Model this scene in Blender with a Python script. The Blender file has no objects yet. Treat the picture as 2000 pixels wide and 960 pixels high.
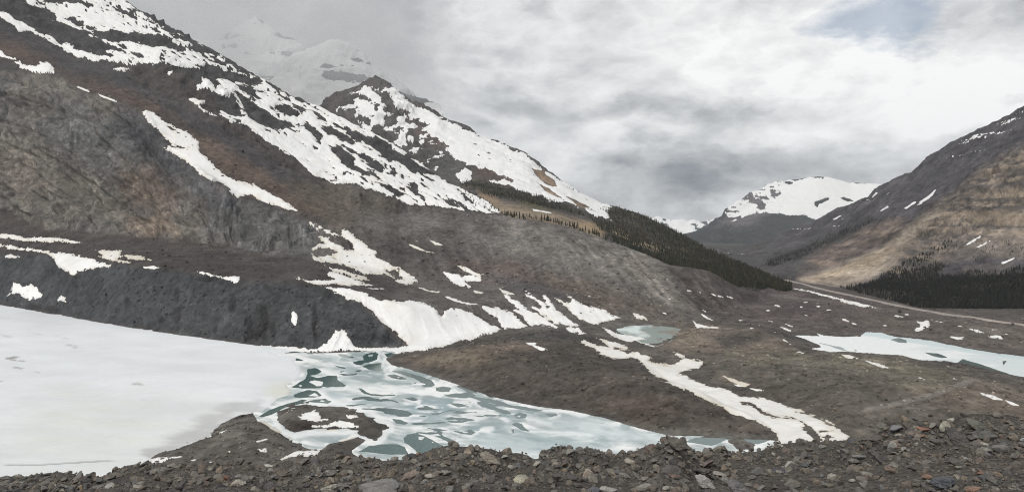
import bpy, math, random
import numpy as np
from mathutils import Vector

# ------------------------------------------------------------------ camera
F = 1428.0            # focal length in pixels of the 2000 px wide picture
HOR = 445.0           # picture row of the horizon
H = 100.0             # camera height above the lake
SC = bpy.context.scene
COL = SC.collection
cam_d = bpy.data.cameras.new('camera')
cam_d.sensor_width = 36.0
cam_d.lens = 36.0 * F / 2000.0
cam_d.shift_y = (HOR - 480.0) / 2000.0
cam_d.clip_start = 0.5
cam_d.clip_end = 60000
cam = bpy.data.objects.new('camera', cam_d)
COL.objects.link(cam)
cam.location = (0, 0, H)
cam.rotation_euler = (math.radians(90), 0, 0)
SC.camera = cam

# ------------------------------------------------------------------ render / exposure
SC.render.engine = 'CYCLES'
SC.view_settings.view_transform = 'Standard'
SC.view_settings.look = 'None'
SC.view_settings.gamma = 1.0
SC.view_settings.exposure = 0.0
SC.view_settings.use_curve_mapping = False
SC.cycles.use_denoising = True
SC.cycles.denoiser = 'OPENIMAGEDENOISE'
SC.cycles.denoising_input_passes = 'RGB_ALBEDO_NORMAL'
SC.cycles.denoising_prefilter = 'NONE'
SC.cycles.use_adaptive_sampling = False
SC.cycles.filter_width = 1.1
SC.cycles.max_bounces = 5
SC.cycles.diffuse_bounces = 2
SC.cycles.volume_bounces = 1
SC.cycles.transparent_max_bounces = 8
SC.cycles.volume_step_rate = 2.0
SC.cycles.volume_max_steps = 128

SUN_EL, SUN_AZ = 42.0, 208.0      # azimuth clockwise from +Y (view direction)


def pdir(px, py):
    v = Vector(((px - 1000) / F, 1.0, (HOR - py) / F))
    return v.normalized()


class NT:
    """small helper for node trees"""
    def __init__(self, tree):
        self.t = tree

    def n(self, kind, **kw):
        nd = self.t.nodes.new(kind)
        for k, v in kw.items():
            setattr(nd, k, v)
        return nd

    def link(self, a, b):
        self.t.links.new(a, b)

    def put(self, sock, v):
        if hasattr(v, 'is_output') or hasattr(v, 'links'):
            self.t.links.new(v, sock)
        else:
            sock.default_value = v

    def math(self, op, a, b=None, c=None, clamp=False):
        nd = self.n('ShaderNodeMath', operation=op, use_clamp=clamp)
        self.put(nd.inputs[0], a)
        if b is not None:
            self.put(nd.inputs[1], b)
        if c is not None:
            self.put(nd.inputs[2], c)
        return nd.outputs[0]

    def vec(self, op, a, b=None):
        nd = self.n('ShaderNodeVectorMath', operation=op)
        self.put(nd.inputs[0], a)
        if b is not None:
            self.put(nd.inputs[1], b)
        return nd.outputs['Value'] if op in ('DOT_PRODUCT', 'LENGTH') else nd.outputs[0]

    def noise(self, v, scale, detail=4, rough=0.55, dist=0.0):
        nd = self.n('ShaderNodeTexNoise')
        self.put(nd.inputs['Vector'], v)
        nd.inputs['Scale'].default_value = scale
        nd.inputs['Detail'].default_value = detail
        nd.inputs['Roughness'].default_value = rough
        nd.inputs['Distortion'].default_value = dist
        return nd

    def ramp(self, v, stops, interp='LINEAR'):
        nd = self.n('ShaderNodeValToRGB')
        nd.color_ramp.interpolation = interp
        e = nd.color_ramp.elements
        while len(e) < len(stops):
            e.new(0.5)
        for i, (p, c) in enumerate(stops):
            e[i].position = p
            e[i].color = c if len(c) == 4 else (*c, 1)
        self.put(nd.inputs[0], v)
        return nd.outputs[0]

    def mix(self, f, a, b, mode='MIX'):
        nd = self.n('ShaderNodeMix', data_type='RGBA', blend_type=mode)
        self.put(nd.inputs[0], f)
        self.put(nd.inputs[6], a)
        self.put(nd.inputs[7], b)
        return nd.outputs[2]


# ------------------------------------------------------------------ sky
world = bpy.data.worlds.new('World')
SC.world = world
world.use_nodes = True
wt = NT(world.node_tree)
world.node_tree.nodes.clear()
out = wt.n('ShaderNodeOutputWorld')
bg = wt.n('ShaderNodeBackground')
bg.inputs[1].default_value = 0.1
wt.link(bg.outputs[0], out.inputs[0])
sky = wt.n('ShaderNodeTexSky', sky_type='NISHITA')
sky.sun_disc = False
sky.sun_elevation = math.radians(SUN_EL)
sky.sun_rotation = math.radians(SUN_AZ)
sky.altitude = 2000
tc = wt.n('ShaderNodeTexCoord')
D = tc.outputs['Generated']
flat = wt.vec('MULTIPLY', D, (1.0, 1.0, 2.2))
warp = wt.noise(flat, 3.2, 7, 0.6)
warp_v = wt.vec('MULTIPLY', wt.vec('SUBTRACT', warp.outputs['Color'], (0.5, 0.5, 0.5)), (0.34, 0.34, 0.20))
DW = wt.vec('ADD', D, warp_v)


def blob(px, py, rx, ry, v=DW):
    c = pdir(px, py)
    d = wt.vec('SUBTRACT', v, tuple(c))
    s = wt.vec('MULTIPLY', d, (F / rx, 1.4, F / ry))
    return wt.math('EXPONENT', wt.math('MULTIPLY', wt.vec('DOT_PRODUCT', s, s), -1.0))


fbm = wt.noise(flat, 5.0, 9, 0.58, 0.3)
fine = wt.noise(wt.vec('MULTIPLY', D, (1.0, 1.0, 2.4)), 9.0, 9, 0.62, 0.5)
B = wt.math('ADD', 0.575, wt.math('MULTIPLY', wt.math('SUBTRACT', fbm.outputs[0], 0.5), 0.40))
B = wt.math('ADD', B, wt.math('MULTIPLY', wt.math('SUBTRACT', fine.outputs[0], 0.5), 0.5))
bil = wt.noise(wt.vec('ADD', wt.vec('MULTIPLY', D, (1.0, 1.0, 1.7)), wt.vec('MULTIPLY', warp_v, (0.5, 0.5, 0.5))), 7.0, 8, 0.55)
bil = wt.math('SUBTRACT', 0.22, wt.math('ABSOLUTE', wt.math('SUBTRACT', bil.outputs[0], 0.52)))
B = wt.math('ADD', B, wt.math('MULTIPLY', wt.math('SUBTRACT', bil, 0.14), 1.5))
for (x, y, rx, ry, w) in [
        (560, 40, 330, 170, -0.13), (1020, 140, 260, 260, 0.12), (1450, 90, 230, 110, 0.26), (1620, 125, 180, 70, 0.24),
        (1930, 190, 170, 100, 0.40), (1790, 240, 200, 90, 0.16), (1320, 205, 260, 32, -0.16),
        (1520, 215, 220, 40, -0.10), (1250, 262, 120, 26, 0.20), (1560, 268, 130, 22, 0.17),
        (1480, 335, 330, 55, -0.20), (1280, 395, 230, 60, -0.20), (1640, 320, 170, 30, -0.06),
        (1400, 432, 80, 26, 0.20), (1130, 300, 120, 45, 0.06), (1960, 30, 150, 70, -0.12), (1975, 198, 60, 14, -0.30)]:
    B = wt.math('ADD', B, wt.math('MULTIPLY', blob(x, y, rx, ry), w))
ccol = wt.ramp(B, [(0.0, (0.09, 0.105, 0.125)), (0.27, (0.25, 0.27, 0.295)), (0.5, (0.485, 0.50, 0.515)),
                   (0.72, (0.74, 0.75, 0.755)), (0.86, (0.88, 0.885, 0.885)), (1.0, (1.02, 1.02, 1.015))])
gap = wt.math('ADD', blob(1680, 20, 120, 40), wt.math('MULTIPLY', blob(1790, 45, 95, 34), 0.9))
gap = wt.math('MULTIPLY', wt.math('ADD', wt.math('SUBTRACT', gap, 0.46), wt.math('MULTIPLY', wt.math('SUBTRACT', fine.outputs[0], 0.5), -1.2)), 1.5, clamp=True)
blue = wt.mix(0.5, wt.vec('MULTIPLY', sky.outputs[0], (0.10, 0.10, 0.10)), (0.33, 0.39, 0.48, 1))
skyc = wt.mix(wt.math('MULTIPLY', gap, 0.62), ccol, blue)
wt.put(bg.inputs[0], wt.vec('MULTIPLY', skyc, (10, 10, 10)))

# ------------------------------------------------------------------ sun
sun_d = bpy.data.lights.new('sun', 'SUN')
sun_d.energy = 2.3
sun_d.angle = math.radians(4)
sun_d.color = (1.0, 0.96, 0.90)
sun = bpy.data.objects.new('sun', sun_d)
COL.objects.link(sun)
_el, _az = math.radians(SUN_EL), math.radians(SUN_AZ)
to_sun = Vector((math.sin(_az) * math.cos(_el), math.cos(_az) * math.cos(_el), math.sin(_el)))
sun.rotation_euler = to_sun.to_track_quat('Z', 'Y').to_euler()

rng = np.random.default_rng(7)
random.seed(7)

# ------------------------------------------------------------------ numeric helpers


def _hash(ix, iy, iz, s):
    h = (ix * 374761393 + iy * 668265263 + iz * 2147483647 + s * 974711) & 0xFFFFFFFF
    h = ((h ^ (h >> 13)) * 1274126177) & 0xFFFFFFFF
    h = ((h ^ (h >> 16)) * 2246822519) & 0xFFFFFFFF
    return ((h ^ (h >> 15)) & 0xFFFFFF) / float(0xFFFFFF) * 2 - 1


def vnoise(x, y, z=None, seed=0):
    """smooth value noise in about [-1, 1]"""
    xi = np.floor(x).astype(np.int64); yi = np.floor(y).astype(np.int64)
    xf = x - xi; yf = y - yi
    u = xf * xf * xf * (xf * (xf * 6 - 15) + 10); v = yf * yf * yf * (yf * (yf * 6 - 15) + 10)
    def plane(zi):
        a = _hash(xi, yi, zi, seed); b = _hash(xi + 1, yi, zi, seed)
        c = _hash(xi, yi + 1, zi, seed); d = _hash(xi + 1, yi + 1, zi, seed)
        return (a * (1 - u) + b * u) * (1 - v) + (c * (1 - u) + d * u) * v
    if z is None:
        return plane(np.zeros_like(xi))
    zi = np.floor(z).astype(np.int64); zf = z - zi
    w = zf * zf * zf * (zf * (zf * 6 - 15) + 10)
    return plane(zi) * (1 - w) + plane(zi + 1) * w


def fbm(x, y, z=None, oct=5, gain=0.5, seed=0, ridged=False):
    t = 0; a = 1.0; s = 0; f = 1.0
    for o in range(oct):
        n = vnoise(x * f + o * 17.3, y * f - o * 9.1, None if z is None else z * f + o * 3.7, seed + o)
        if ridged:
            n = 1 - 2 * np.abs(n)
        t = t + n * a; s += a; a *= gain; f *= 2.03
    return t / s * 1.6


def P(s):
    return np.array([[float(q) for q in p.split(',')] for p in s.split()])


def sd(px, py, poly):
    """signed distance in pixels, positive inside"""
    inside = np.zeros(px.shape, bool)
    d2 = np.full(px.shape, 1e12)
    n = len(poly)
    for i in range(n):
        ax, ay = poly[i]; bx, by = poly[(i + 1) % n]
        ex, ey = bx - ax, by - ay
        wx, wy = px - ax, py - ay
        t = np.clip((wx * ex + wy * ey) / max(ex * ex + ey * ey, 1e-9), 0, 1)
        d2 = np.minimum(d2, (wx - ex * t) ** 2 + (wy - ey * t) ** 2)
        if ay != by:
            c = (ay > py) != (by > py)
            inside ^= c & (px < ex * (py - ay) / ey + ax)
    d = np.sqrt(d2)
    return np.where(inside, d, -d)


def sdb(px, py, poly, pad=14.0):
    """sd evaluated only near the polygon; -pad elsewhere"""
    r = np.full(px.shape, -pad)
    m = (px > poly[:, 0].min() - pad) & (px < poly[:, 0].max() + pad) & (py > poly[:, 1].min() - pad) & (py < poly[:, 1].max() + pad)
    if m.any():
        r[m] = np.maximum(sd(px[m], py[m], poly), -pad)
    return r


def sst(a, b, x):
    t = np.clip((x - a) / (b - a), 0, 1)
    return t * t * (3 - 2 * t)


def soft(px, py, poly, feather):
    return sst(-feather, feather, sdb(px, py, poly, pad=feather + 1))


def lin(r, g, b):
    c = np.array([r, g, b]) / 255.0
    return np.where(c <= 0.04045, c / 12.92, ((c + 0.055) / 1.055) ** 2.4)


def add_obj(name, mesh, parent=None, mat=None, kind=None, label=None, cat=None, group=None):
    o = bpy.data.objects.new(name, mesh)
    COL.objects.link(o)
    if mat is not None and not mesh.materials:
        mesh.materials.append(mat)
    if parent is not None:
        o.parent = parent
    for k, v in (('kind', kind), ('label', label), ('category', cat), ('group', group)):
        if v:
            o[k] = v
    return o


def make_mesh(name, V, faces, col=None, smooth=True):
    """V (n,3); faces (m,3|4) int; col (n,3) linear"""
    me = bpy.data.meshes.new(name)
    nv, nf, k = len(V), len(faces), faces.shape[1]
    me.vertices.add(nv)
    me.vertices.foreach_set('co', np.ascontiguousarray(V, dtype=np.float32).ravel())
    me.loops.add(nf * k)
    me.loops.foreach_set('vertex_index', np.ascontiguousarray(faces, dtype=np.int32).ravel())
    me.polygons.add(nf)
    me.polygons.foreach_set('loop_start', np.arange(0, nf * k, k, dtype=np.int32))
    me.polygons.foreach_set('loop_total', np.full(nf, k, dtype=np.int32))
    me.polygons.foreach_set('use_smooth', np.full(nf, smooth))
    if col is not None:
        at = me.attributes.new('Col', 'FLOAT_COLOR', 'POINT')
        c4 = np.ones((nv, 4), np.float32); c4[:, :3] = col
        at.data.foreach_set('color', c4.ravel())
    me.update(calc_edges=True)
    me.validate()
    return me


def sub_mesh(name, V, quads, col=None, smooth=True):
    """keep only vertices the quads use"""
    used, inv = np.unique(quads.ravel(), return_inverse=True)
    return make_mesh(name, V[used], inv.reshape(quads.shape), None if col is None else col[used], smooth)


def project(V):
    y = np.maximum(V[..., 1], 1e-3)
    return 1000 + F * V[..., 0] / y, HOR - F * (V[..., 2] - H) / y


def unproject(px, py, d):
    return np.stack([(px - 1000) / F * d, d, H + (HOR - py) / F * d], -1)


def grid_quads(R, C):
    i = np.arange(R * C).reshape(R, C)
    return np.stack([i[:-1, :-1], i[:-1, 1:], i[1:, 1:], i[1:, :-1]], -1).reshape(-1, 4)


def grid_normals(V):
    du = np.gradient(V, axis=1); dv = np.gradient(V, axis=0)
    n = np.cross(du, dv)
    n /= np.linalg.norm(n, axis=-1, keepdims=True) + 1e-12
    n = np.where(n[..., 2:3] < 0, -n, n)
    return n


def blur_rows(A, k, axis=0):
    """box blur along an axis with edge padding"""
    pad = [(0, 0)] * A.ndim; pad[axis] = (k, k)
    B_ = np.pad(A, pad, mode='edge')
    c = np.cumsum(B_, axis=axis)
    z = np.zeros_like(np.take(c, [0], axis=axis))
    c = np.concatenate([z, c], axis=axis)
    n = A.shape[axis]
    return (np.take(c, np.arange(2 * k + 1, 2 * k + 1 + n), axis=axis) - np.take(c, np.arange(0, n), axis=axis)) / (2 * k + 1)


def loft(curves, x0, x1, step, rows, back=None, blur=3):
    """curves bottom -> top, each 'px,py,d ...'; 1/d is interpolated linearly, so flats stay flat"""
    xs = np.arange(x0, x1 + 0.1, step)
    PY, IV = [], []
    for c in curves:
        a = P(c) if isinstance(c, str) else c
        PY.append(np.interp(xs, a[:, 0], a[:, 1])); IV.append(np.interp(xs, a[:, 0], 1.0 / a[:, 2]))
    PY = np.array(PY); IV = np.array(IV)
    for k in range(1, len(PY)):
        PY[k] = np.minimum(PY[k], PY[k - 1] - 0.6)
    t = np.linspace(0, 1, rows)
    py = PY[0][None] + (PY[-1] - PY[0])[None] * t[:, None]
    iv = np.empty_like(py)
    for j in range(len(xs)):
        iv[:, j] = np.interp(-py[:, j], -PY[:, j], IV[:, j])
    if blur:
        iv2 = blur_rows(blur_rows(iv, blur, 0), blur + 1, 1)
        w = np.clip(np.minimum(np.arange(rows), np.arange(rows)[::-1]) / (2.0 * blur), 0, 1)[:, None]
        iv = iv * (1 - w) + iv2 * w
    px = np.broadcast_to(xs[None], py.shape)
    V = unproject(px, py, 1.0 / iv)
    if back:
        rowsb = []
        top = V[-1]
        for (dd, dz) in back:
            r = top.copy()
            r[:, 1] += dd; r[:, 0] += dd * top[:, 0] / top[:, 1]; r[:, 2] += dz
            rowsb.append(r)
        V = np.concatenate([V, np.array(rowsb)], 0)
        px, py = project(V)
    return V, np.array(px), np.array(py)


# ------------------------------------------------------------------ materials


def new_mat(name):
    m = bpy.data.materials.new(name)
    m.use_nodes = True
    m.node_tree.nodes.clear()
    nt = NT(m.node_tree)
    o = nt.n('ShaderNodeOutputMaterial')
    b = nt.n('ShaderNodeBsdfPrincipled')
    nt.link(b.outputs[0], o.inputs[0])
    b.inputs['Specular IOR Level'].default_value = 0.15
    return m, nt, b


def terrain_mat(name, s1=0.02, s2=0.12, s3=0.45, lo=0.48, hi=1.62, bump=0.4, dist=1.0, speck=0.0):
    m, nt, b = new_mat(name)
    at = nt.n('ShaderNodeAttribute', attribute_name='Col')
    co = nt.n('ShaderNodeTexCoord').outputs['Object']
    n1 = nt.noise(co, s1, 6, 0.62); n2 = nt.noise(co, s2, 6, 0.65); n3 = nt.noise(co, s3, 4, 0.65)
    s = nt.math('ADD', nt.math('MULTIPLY', n1.outputs[0], 0.35), nt.math('MULTIPLY', n2.outputs[0], 0.35))
    s = nt.math('ADD', s, nt.math('MULTIPLY', n3.outputs[0], 0.3))
    f = nt.ramp(s, [(0.36, (lo, lo, lo)), (0.5, (1, 1, 1)), (0.64, (hi, hi, hi))])
    c = nt.mix(1.0, at.outputs['Color'], f, 'MULTIPLY')
    tint = nt.ramp(n2.outputs['Color'], [(0.3, (1.03, 0.99, 0.96)), (0.7, (0.98, 1.0, 1.03))])
    c = nt.mix(1.0, c, tint, 'MULTIPLY')
    if speck > 0:
        vo = nt.n('ShaderNodeTexVoronoi'); nt.put(vo.inputs['Vector'], co); vo.inputs['Scale'].default_value = speck
        dot = nt.ramp(vo.outputs['Distance'], [(0.20, (1, 1, 1)), (0.34, (0, 0, 0))])
        pick = nt.ramp(vo.outputs['Color'],
                       [(0.0, (0.45, 0.45, 0.45)), (0.35, (0.6, 0.6, 0.6)), (0.55, (1, 1, 1)), (0.82, (1, 1, 1)), (1.0, (2.3, 2.25, 2.15))])
        c = nt.mix(dot, c, nt.mix(1.0, c, pick, 'MULTIPLY'))
    nt.link(c, b.inputs['Base Color'])
    b.inputs['Roughness'].default_value = 0.95
    bp = nt.n('ShaderNodeBump')
    bp.inputs['Strength'].default_value = bump
    bp.inputs['Distance'].default_value = dist
    nt.link(nt.math('ADD', n3.outputs[0], nt.math('MULTIPLY', n2.outputs[0], 1.6)), bp.inputs['Height'])
    nt.link(bp.outputs[0], b.inputs['Normal'])
    return m


MAT_LAND = terrain_mat('scree', speck=0.19)
MAT_FAR = terrain_mat('far_rock', 0.006, 0.03, 0.12, bump=0.6, dist=5.0)


def snow_mat():
    m, nt, b = new_mat('old_snow')
    at = nt.n('ShaderNodeAttribute', attribute_name='Col')
    co = nt.n('ShaderNodeTexCoord').outputs['Object']
    n1 = nt.noise(co, 0.03, 6, 0.6); n2 = nt.noise(co, 0.25, 5, 0.6)
    f = nt.ramp(nt.math('ADD', nt.math('MULTIPLY', n1.outputs[0], 0.6), nt.math('MULTIPLY', n2.outputs[0], 0.4)),
                [(0.35, (0.93, 0.93, 0.925)), (0.6, (1.02, 1.02, 1.02))])
    nt.link(nt.mix(1.0, at.outputs['Color'], f, 'MULTIPLY'), b.inputs['Base Color'])
    b.inputs['Roughness'].default_value = 0.8
    bp = nt.n('ShaderNodeBump'); bp.inputs['Strength'].default_value = 0.25; bp.inputs['Distance'].default_value = 0.5
    nt.link(n2.outputs[0], bp.inputs['Height']); nt.link(bp.outputs[0], b.inputs['Normal'])
    return m


MAT_SNOW = snow_mat()

# ================================================================== THE NEAR LAND: valley floor, moraines, the long mountain side
FOOT = ('-220,572,1108 0,592,957 150,620,804 300,645,703 500,672,620 620,685,588 700,681,600 780,672,610 830,668,615 960,648,690 1030,640,715 '
        '1130,632,745 1210,626,770 1280,624,785 1340,622,795 1400,612,845 1450,597,925 1500,584,1010 1545,566,1170 1600,571,1125 1750,600,915 1800,610,862 2000,612,852 2220,614,845')
BENCH = ('-220,490,1160 0,497,1040 60,490,1010 110,500,960 137,533,860 170,520,868 240,513,825 300,522,785 400,530,750 470,546,725 560,547,705 620,556,690 '
         '700,566,680 760,590,665 800,600,662 870,598,690 930,598,720 960,592,745 1000,578,785 1050,566,810 1120,576,805 1200,600,800 1280,618,795 1340,618,800 1400,608,850 '
         '1450,594,930 1500,581,1020 1545,563,1190 1600,568,1145 1750,597,935 1800,607,880 2000,609,868 2220,611,860')
WALL = ('-220,385,1330 0,402,1230 60,430,1180 120,447,1120 250,450,1050 330,462,1005 420,475,960 500,490,930 560,500,905 610,497,900 640,508,900 700,520,900 '
        '820,552,880 900,548,890 1000,550,880 1100,562,860 1200,590,825 1290,614,810 1340,614,812 1400,604,860 1450,591,940 1500,578,1032 1545,560,1205 1600,565,1165 1750,594,955 1800,604,900 2000,606,885 2220,608,875')
MID = ('-220,110,1450 0,150,1340 150,180,1260 250,215,1190 330,290,1140 400,345,1090 470,385,1070 540,415,1050 600,430,1030 640,440,1020 700,440,1020 800,455,1010 '
       '900,470,1000 1000,480,985 1100,500,960 1200,532,915 1290,572,870 1340,574,866 1400,570,900 1450,576,960 1500,572,1050 1545,557,1220 1600,562,1185 1750,591,975 1800,601,920 2000,603,900 2220,605,890')
CREST = ('-220,-60,1640 0,30,1560 120,105,1500 200,130,1450 320,140,1400 370,190,1340 480,260,1290 600,330,1240 640,352,1230 720,370,1200 800,400,1170 880,407,1140 '
         '960,416,1110 1000,425,1095 1050,430,1080 1100,440,1065 1150,457,1040 1200,475,1015 1260,497,980 1310,520,945 1350,524,935 1385,530,925 1440,560,985 1480,570,1020 1545,554,1240 '
         '1600,559,1205 1750,588,995 1800,598,940 2000,600,915 2220,602,905')
TOP = ('-220,-230,1900 0,-140,1900 100,-75,1900 240,0,1850 330,47,1750 400,88,1700 465,130,1650 560,180,1590 640,215,1550 740,264,1490 800,301,1450 860,345,1390 '
       '900,366,1330 945,387,1230 968,404,1150 985,419,1105 1000,424,1100 1050,429,1085 1100,439,1070 1150,456,1045 1200,474,1020 1260,496,985 1310,519,950 1350,523,940 1385,529,930 1440,559,990 '
       '1480,568,1030 1545,548,1330 1600,553,1290 1750,578,1080 1800,588,1010 2000,590,980 2220,592,970')
BOT = '-220,940,288.5 2220,940,288.5'

_f = P(FOOT)
_m = _f[:, 0] <= 830
_f[_m, 2] = (H - 0.1) * F / (_f[_m, 1] - HOR)
V0, bx, by = loft([BOT, _f, BENCH, WALL, MID, CREST, TOP], -160, 2160, 2.0, 450,
                  back=[(3, -0.5), (10, -4), (40, -20), (140, -80), (320, -200)])
RA, CA = V0.shape[:2]
NA = grid_normals(V0)
NA = np.stack([blur_rows(blur_rows(NA[..., k], 4, 0), 4, 1) for k in range(3)], -1)
NA /= np.linalg.norm(NA, axis=-1, keepdims=True)
X, Y, Z = V0[..., 0], V0[..., 1], V0[..., 2]
foot_y = np.interp(bx[0], P(FOOT)[:, 0], P(FOOT)[:, 1])
is_floor = by > foot_y[None, :] - 0.0
floor_w = sst(-3, 7, by - foot_y[None, :])          # 1 on the flat valley floor

# --- outlines on the floor
LAKE = P('-300,560 0,588 150,616 300,641 500,668 620,681 700,680 760,680 800,680 775,689 753,700 765,712 800,721 850,736 900,752 950,770 1000,782 1050,792 1120,801 1180,815 '
         '1250,836 1300,848 1400,853 1500,857 1530,862 1560,900 1560,1000 -300,1000')
PENIN = P('262,912 280,902 300,890 330,878 350,870 380,862 402,852 410,840 430,825 450,815 470,808 495,800 505,822 530,833 546,842 558,852 575,862 602,873 625,876 '
          '640,865 680,857 700,851 716,858 706,870 690,881 705,892 730,898 760,905 700,960 200,960')
ISLE = P('545,800 560,793 580,788 600,787 620,790 650,793 690,800 710,805 730,815 745,828 759,835 747,840 745,850 735,858 720,858 702,851 695,845 700,840 680,838 '
         '660,838 640,838 600,840 575,845 555,838 545,825 541,812')
SPIT = P('1425,860 1450,857 1482,866 1470,874 1440,876')
MOUND = P('752,700 800,720 900,750 1000,782 1120,800 1250,835 1400,850 1520,857 1522,846 1460,815 1390,785 1310,748 1262,715 1200,702 1150,684 1090,668 1000,664 900,676 800,689')
PLAIN = P('1345,732 1400,706 1500,690 1600,700 1700,706 1800,713 1900,724 2050,770 2300,900 1700,858 1650,850 1600,815 1500,780 1430,762')
FARLAKE = P('1545,652 1570,655 1600,655 1595,650 1610,655 1640,657 1680,656 1690,648 1720,648 1740,655 1760,658 1790,661 1820,664 1850,672 1900,682 1950,690 2000,696 2200,712 '
            '2200,790 2000,735 1960,728 1920,718 1880,708 1840,704 1800,702 1780,698 1760,692 1720,690 1680,687 1650,685 1620,686 1585,680 1605,678 1600,672 1580,664')
TARN = P('1203,640 1230,634 1270,633 1300,637 1328,641 1322,652 1310,664 1285,673 1262,670 1240,660 1212,652')

sl = sdb(bx, by, LAKE, 80); sp = sdb(bx, by, PENIN, 60); si = sdb(bx, by, ISLE, 60)
sm = sdb(bx, by, MOUND, 60); sn = sdb(bx, by, PLAIN, 60); sf = sdb(bx, by, FARLAKE, 60); st = sdb(bx, by, TARN, 60)
ss = sdb(bx, by, SPIT, 40)
wob = fbm(X / 26, Y / 26, oct=4, seed=3)
edge = fbm(X / 7, Y / 9, oct=3, seed=5)
land = 0.5 + 0.9 * sst(0, 40, -sl) + 1.2 * (wob + 0.6) * sst(4, 40, -sl)
land = land + np.where(sm > 0, 10.5 * (1 - np.exp(-np.maximum(sm, 0) / 36)) * (1 + 0.15 * wob), 0)
land = land + np.where(sn > 0, 9.0 * (1 - np.exp(-np.maximum(sn, 0) / 48)) * (1 + 0.15 * wob), 0)
for (hx, hy, hr, hh) in [(1455, 655, 45, 5.0), (1490, 660, 40, 4.0), (1655, 622, 34, 5.5), (1590, 640, 40, 3.0), (1250, 690, 28, 2.0), (1290, 694, 30, 2.5),
                         (1900, 640, 70, 4.0), (1420, 690, 50, 2.5), (1080, 648, 70, 3.0), (1380, 640, 40, 3.0)]:
    land = land + hh * np.exp(-((bx - hx) / hr) ** 2 - ((by - hy) / (hr * 0.28)) ** 2)
zl = np.where(sl > 0, -0.05 * sl, np.minimum(land, 0.05 * (-sl) + 0.004 * sl * sl + 0.02))
zl = np.maximum(zl, -1.5)
zl = np.where(sl > -79, zl, land)
pen = np.maximum(sp, np.maximum(si, ss)) + 4.0 * edge
zl = np.where(pen > -10, np.maximum(zl, np.where(pen > 0, np.minimum(0.10 * pen, 1.1 + 0.05 * pen) * (1 + 0.5 * wob) + 0.03, 0.05 * pen)), zl)
zl = np.where(sf > -40, np.where(sf > 0, np.maximum(-0.06 * sf, -1.2), np.minimum(zl, 0.05 * (-sf) + 0.008 * sf * sf + 0.02)), zl)
zl = np.where(st > -30, np.where(st > 0, np.maximum(-0.04 * st, -0.18) + 0.30 * wob, np.minimum(zl, 0.06 * (-st) + 0.01 * st * st + 0.02)), zl)
Zf = Z * (1 - floor_w) + zl * floor_w
V1 = V0.copy(); V1[..., 2] = Zf

# --- relief
CLIFF = P('-300,130 0,140 100,145 150,172 230,200 282,222 330,290 400,345 470,388 540,412 600,428 624,452 620,480 610,500 560,502 500,490 420,476 330,464 250,452 120,449 60,432 0,404 -300,380')
UPPER = P('-300,-400 -300,60 0,30 120,105 200,130 320,140 370,190 480,260 600,330 640,352 720,370 800,400 960,415 1000,410 700,150 300,-100')
DARKH = P('-300,490 0,497 60,488 110,498 137,535 170,520 240,512 300,522 400,530 470,546 560,547 620,556 660,566 700,588 745,630 786,668 780,676 700,684 620,684 500,674 300,646 150,622 0,594 -300,570')
m_cliff = soft(bx, by, CLIFF, 10)
m_up = soft(bx, by, UPPER, 8)
m_dark = soft(bx, by, DARKH, 6)
OUTCROPS = [P(s) for s in (
    '640,345 680,362 720,372 760,388 790,405 770,420 730,418 690,408 660,395 630,375',
    '220,118 300,125 360,140 400,170 440,220 500,262 560,300 600,335 640,360 600,345 540,318 480,280 430,250 380,215 320,185 260,160',
    '690,445 715,440 735,450 730,462 705,460')]
m_out = np.zeros_like(bx)
for p_ in OUTCROPS:
    m_out = np.maximum(m_out, soft(bx, by, p_, 10))
slope_w = 1 - floor_w
wx, wz = X, Z + 0.4 * Y
d_big = fbm(X / 120, Y / 120, Z / 120, 4, 0.5, 11)
d_mid = fbm(X / 30, Y / 30, Z / 30, 4, 0.55, 21)
d_rid = fbm(X / 34, Y / 34, Z / 34, 6, 0.62, 31, ridged=True)
d_fin = fbm(X / 11, Y / 11, Z / 11, 4, 0.62, 33, ridged=True)
# strata and ribs of the cliff: near-vertical ribs leaning with the beds
ribs = fbm((X + 0.35 * Z) / 16, Z / 75, None, 4, 0.55, 41, ridged=True)
beds = fbm((X * 0.6 + Z + 16 * d_big) / 14, (X - Z) / 90, None, 4, 0.5, 45, ridged=True)
streak = fbm((X + 0.62 * Z + 5 * d_mid) / 6.5, (Z - 0.3 * X) / 70.0, None, 4, 0.65, 51)
vribs = fbm((X + 0.22 * Z + 5 * d_mid) / 5.5, Z / 38, None, 3, 0.6, 43, ridged=True)
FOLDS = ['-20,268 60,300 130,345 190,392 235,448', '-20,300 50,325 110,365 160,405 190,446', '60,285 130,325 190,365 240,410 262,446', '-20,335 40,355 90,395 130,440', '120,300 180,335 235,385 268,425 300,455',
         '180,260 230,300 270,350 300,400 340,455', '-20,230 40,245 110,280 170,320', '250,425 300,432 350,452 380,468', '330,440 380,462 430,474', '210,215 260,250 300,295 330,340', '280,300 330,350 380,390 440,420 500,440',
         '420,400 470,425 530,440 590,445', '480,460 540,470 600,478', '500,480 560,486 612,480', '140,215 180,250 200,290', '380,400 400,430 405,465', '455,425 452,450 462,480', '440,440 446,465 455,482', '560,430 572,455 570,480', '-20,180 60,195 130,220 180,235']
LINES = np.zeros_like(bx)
jx = 5 * fbm(X / 22, Z / 22, oct=3, seed=47)
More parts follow.
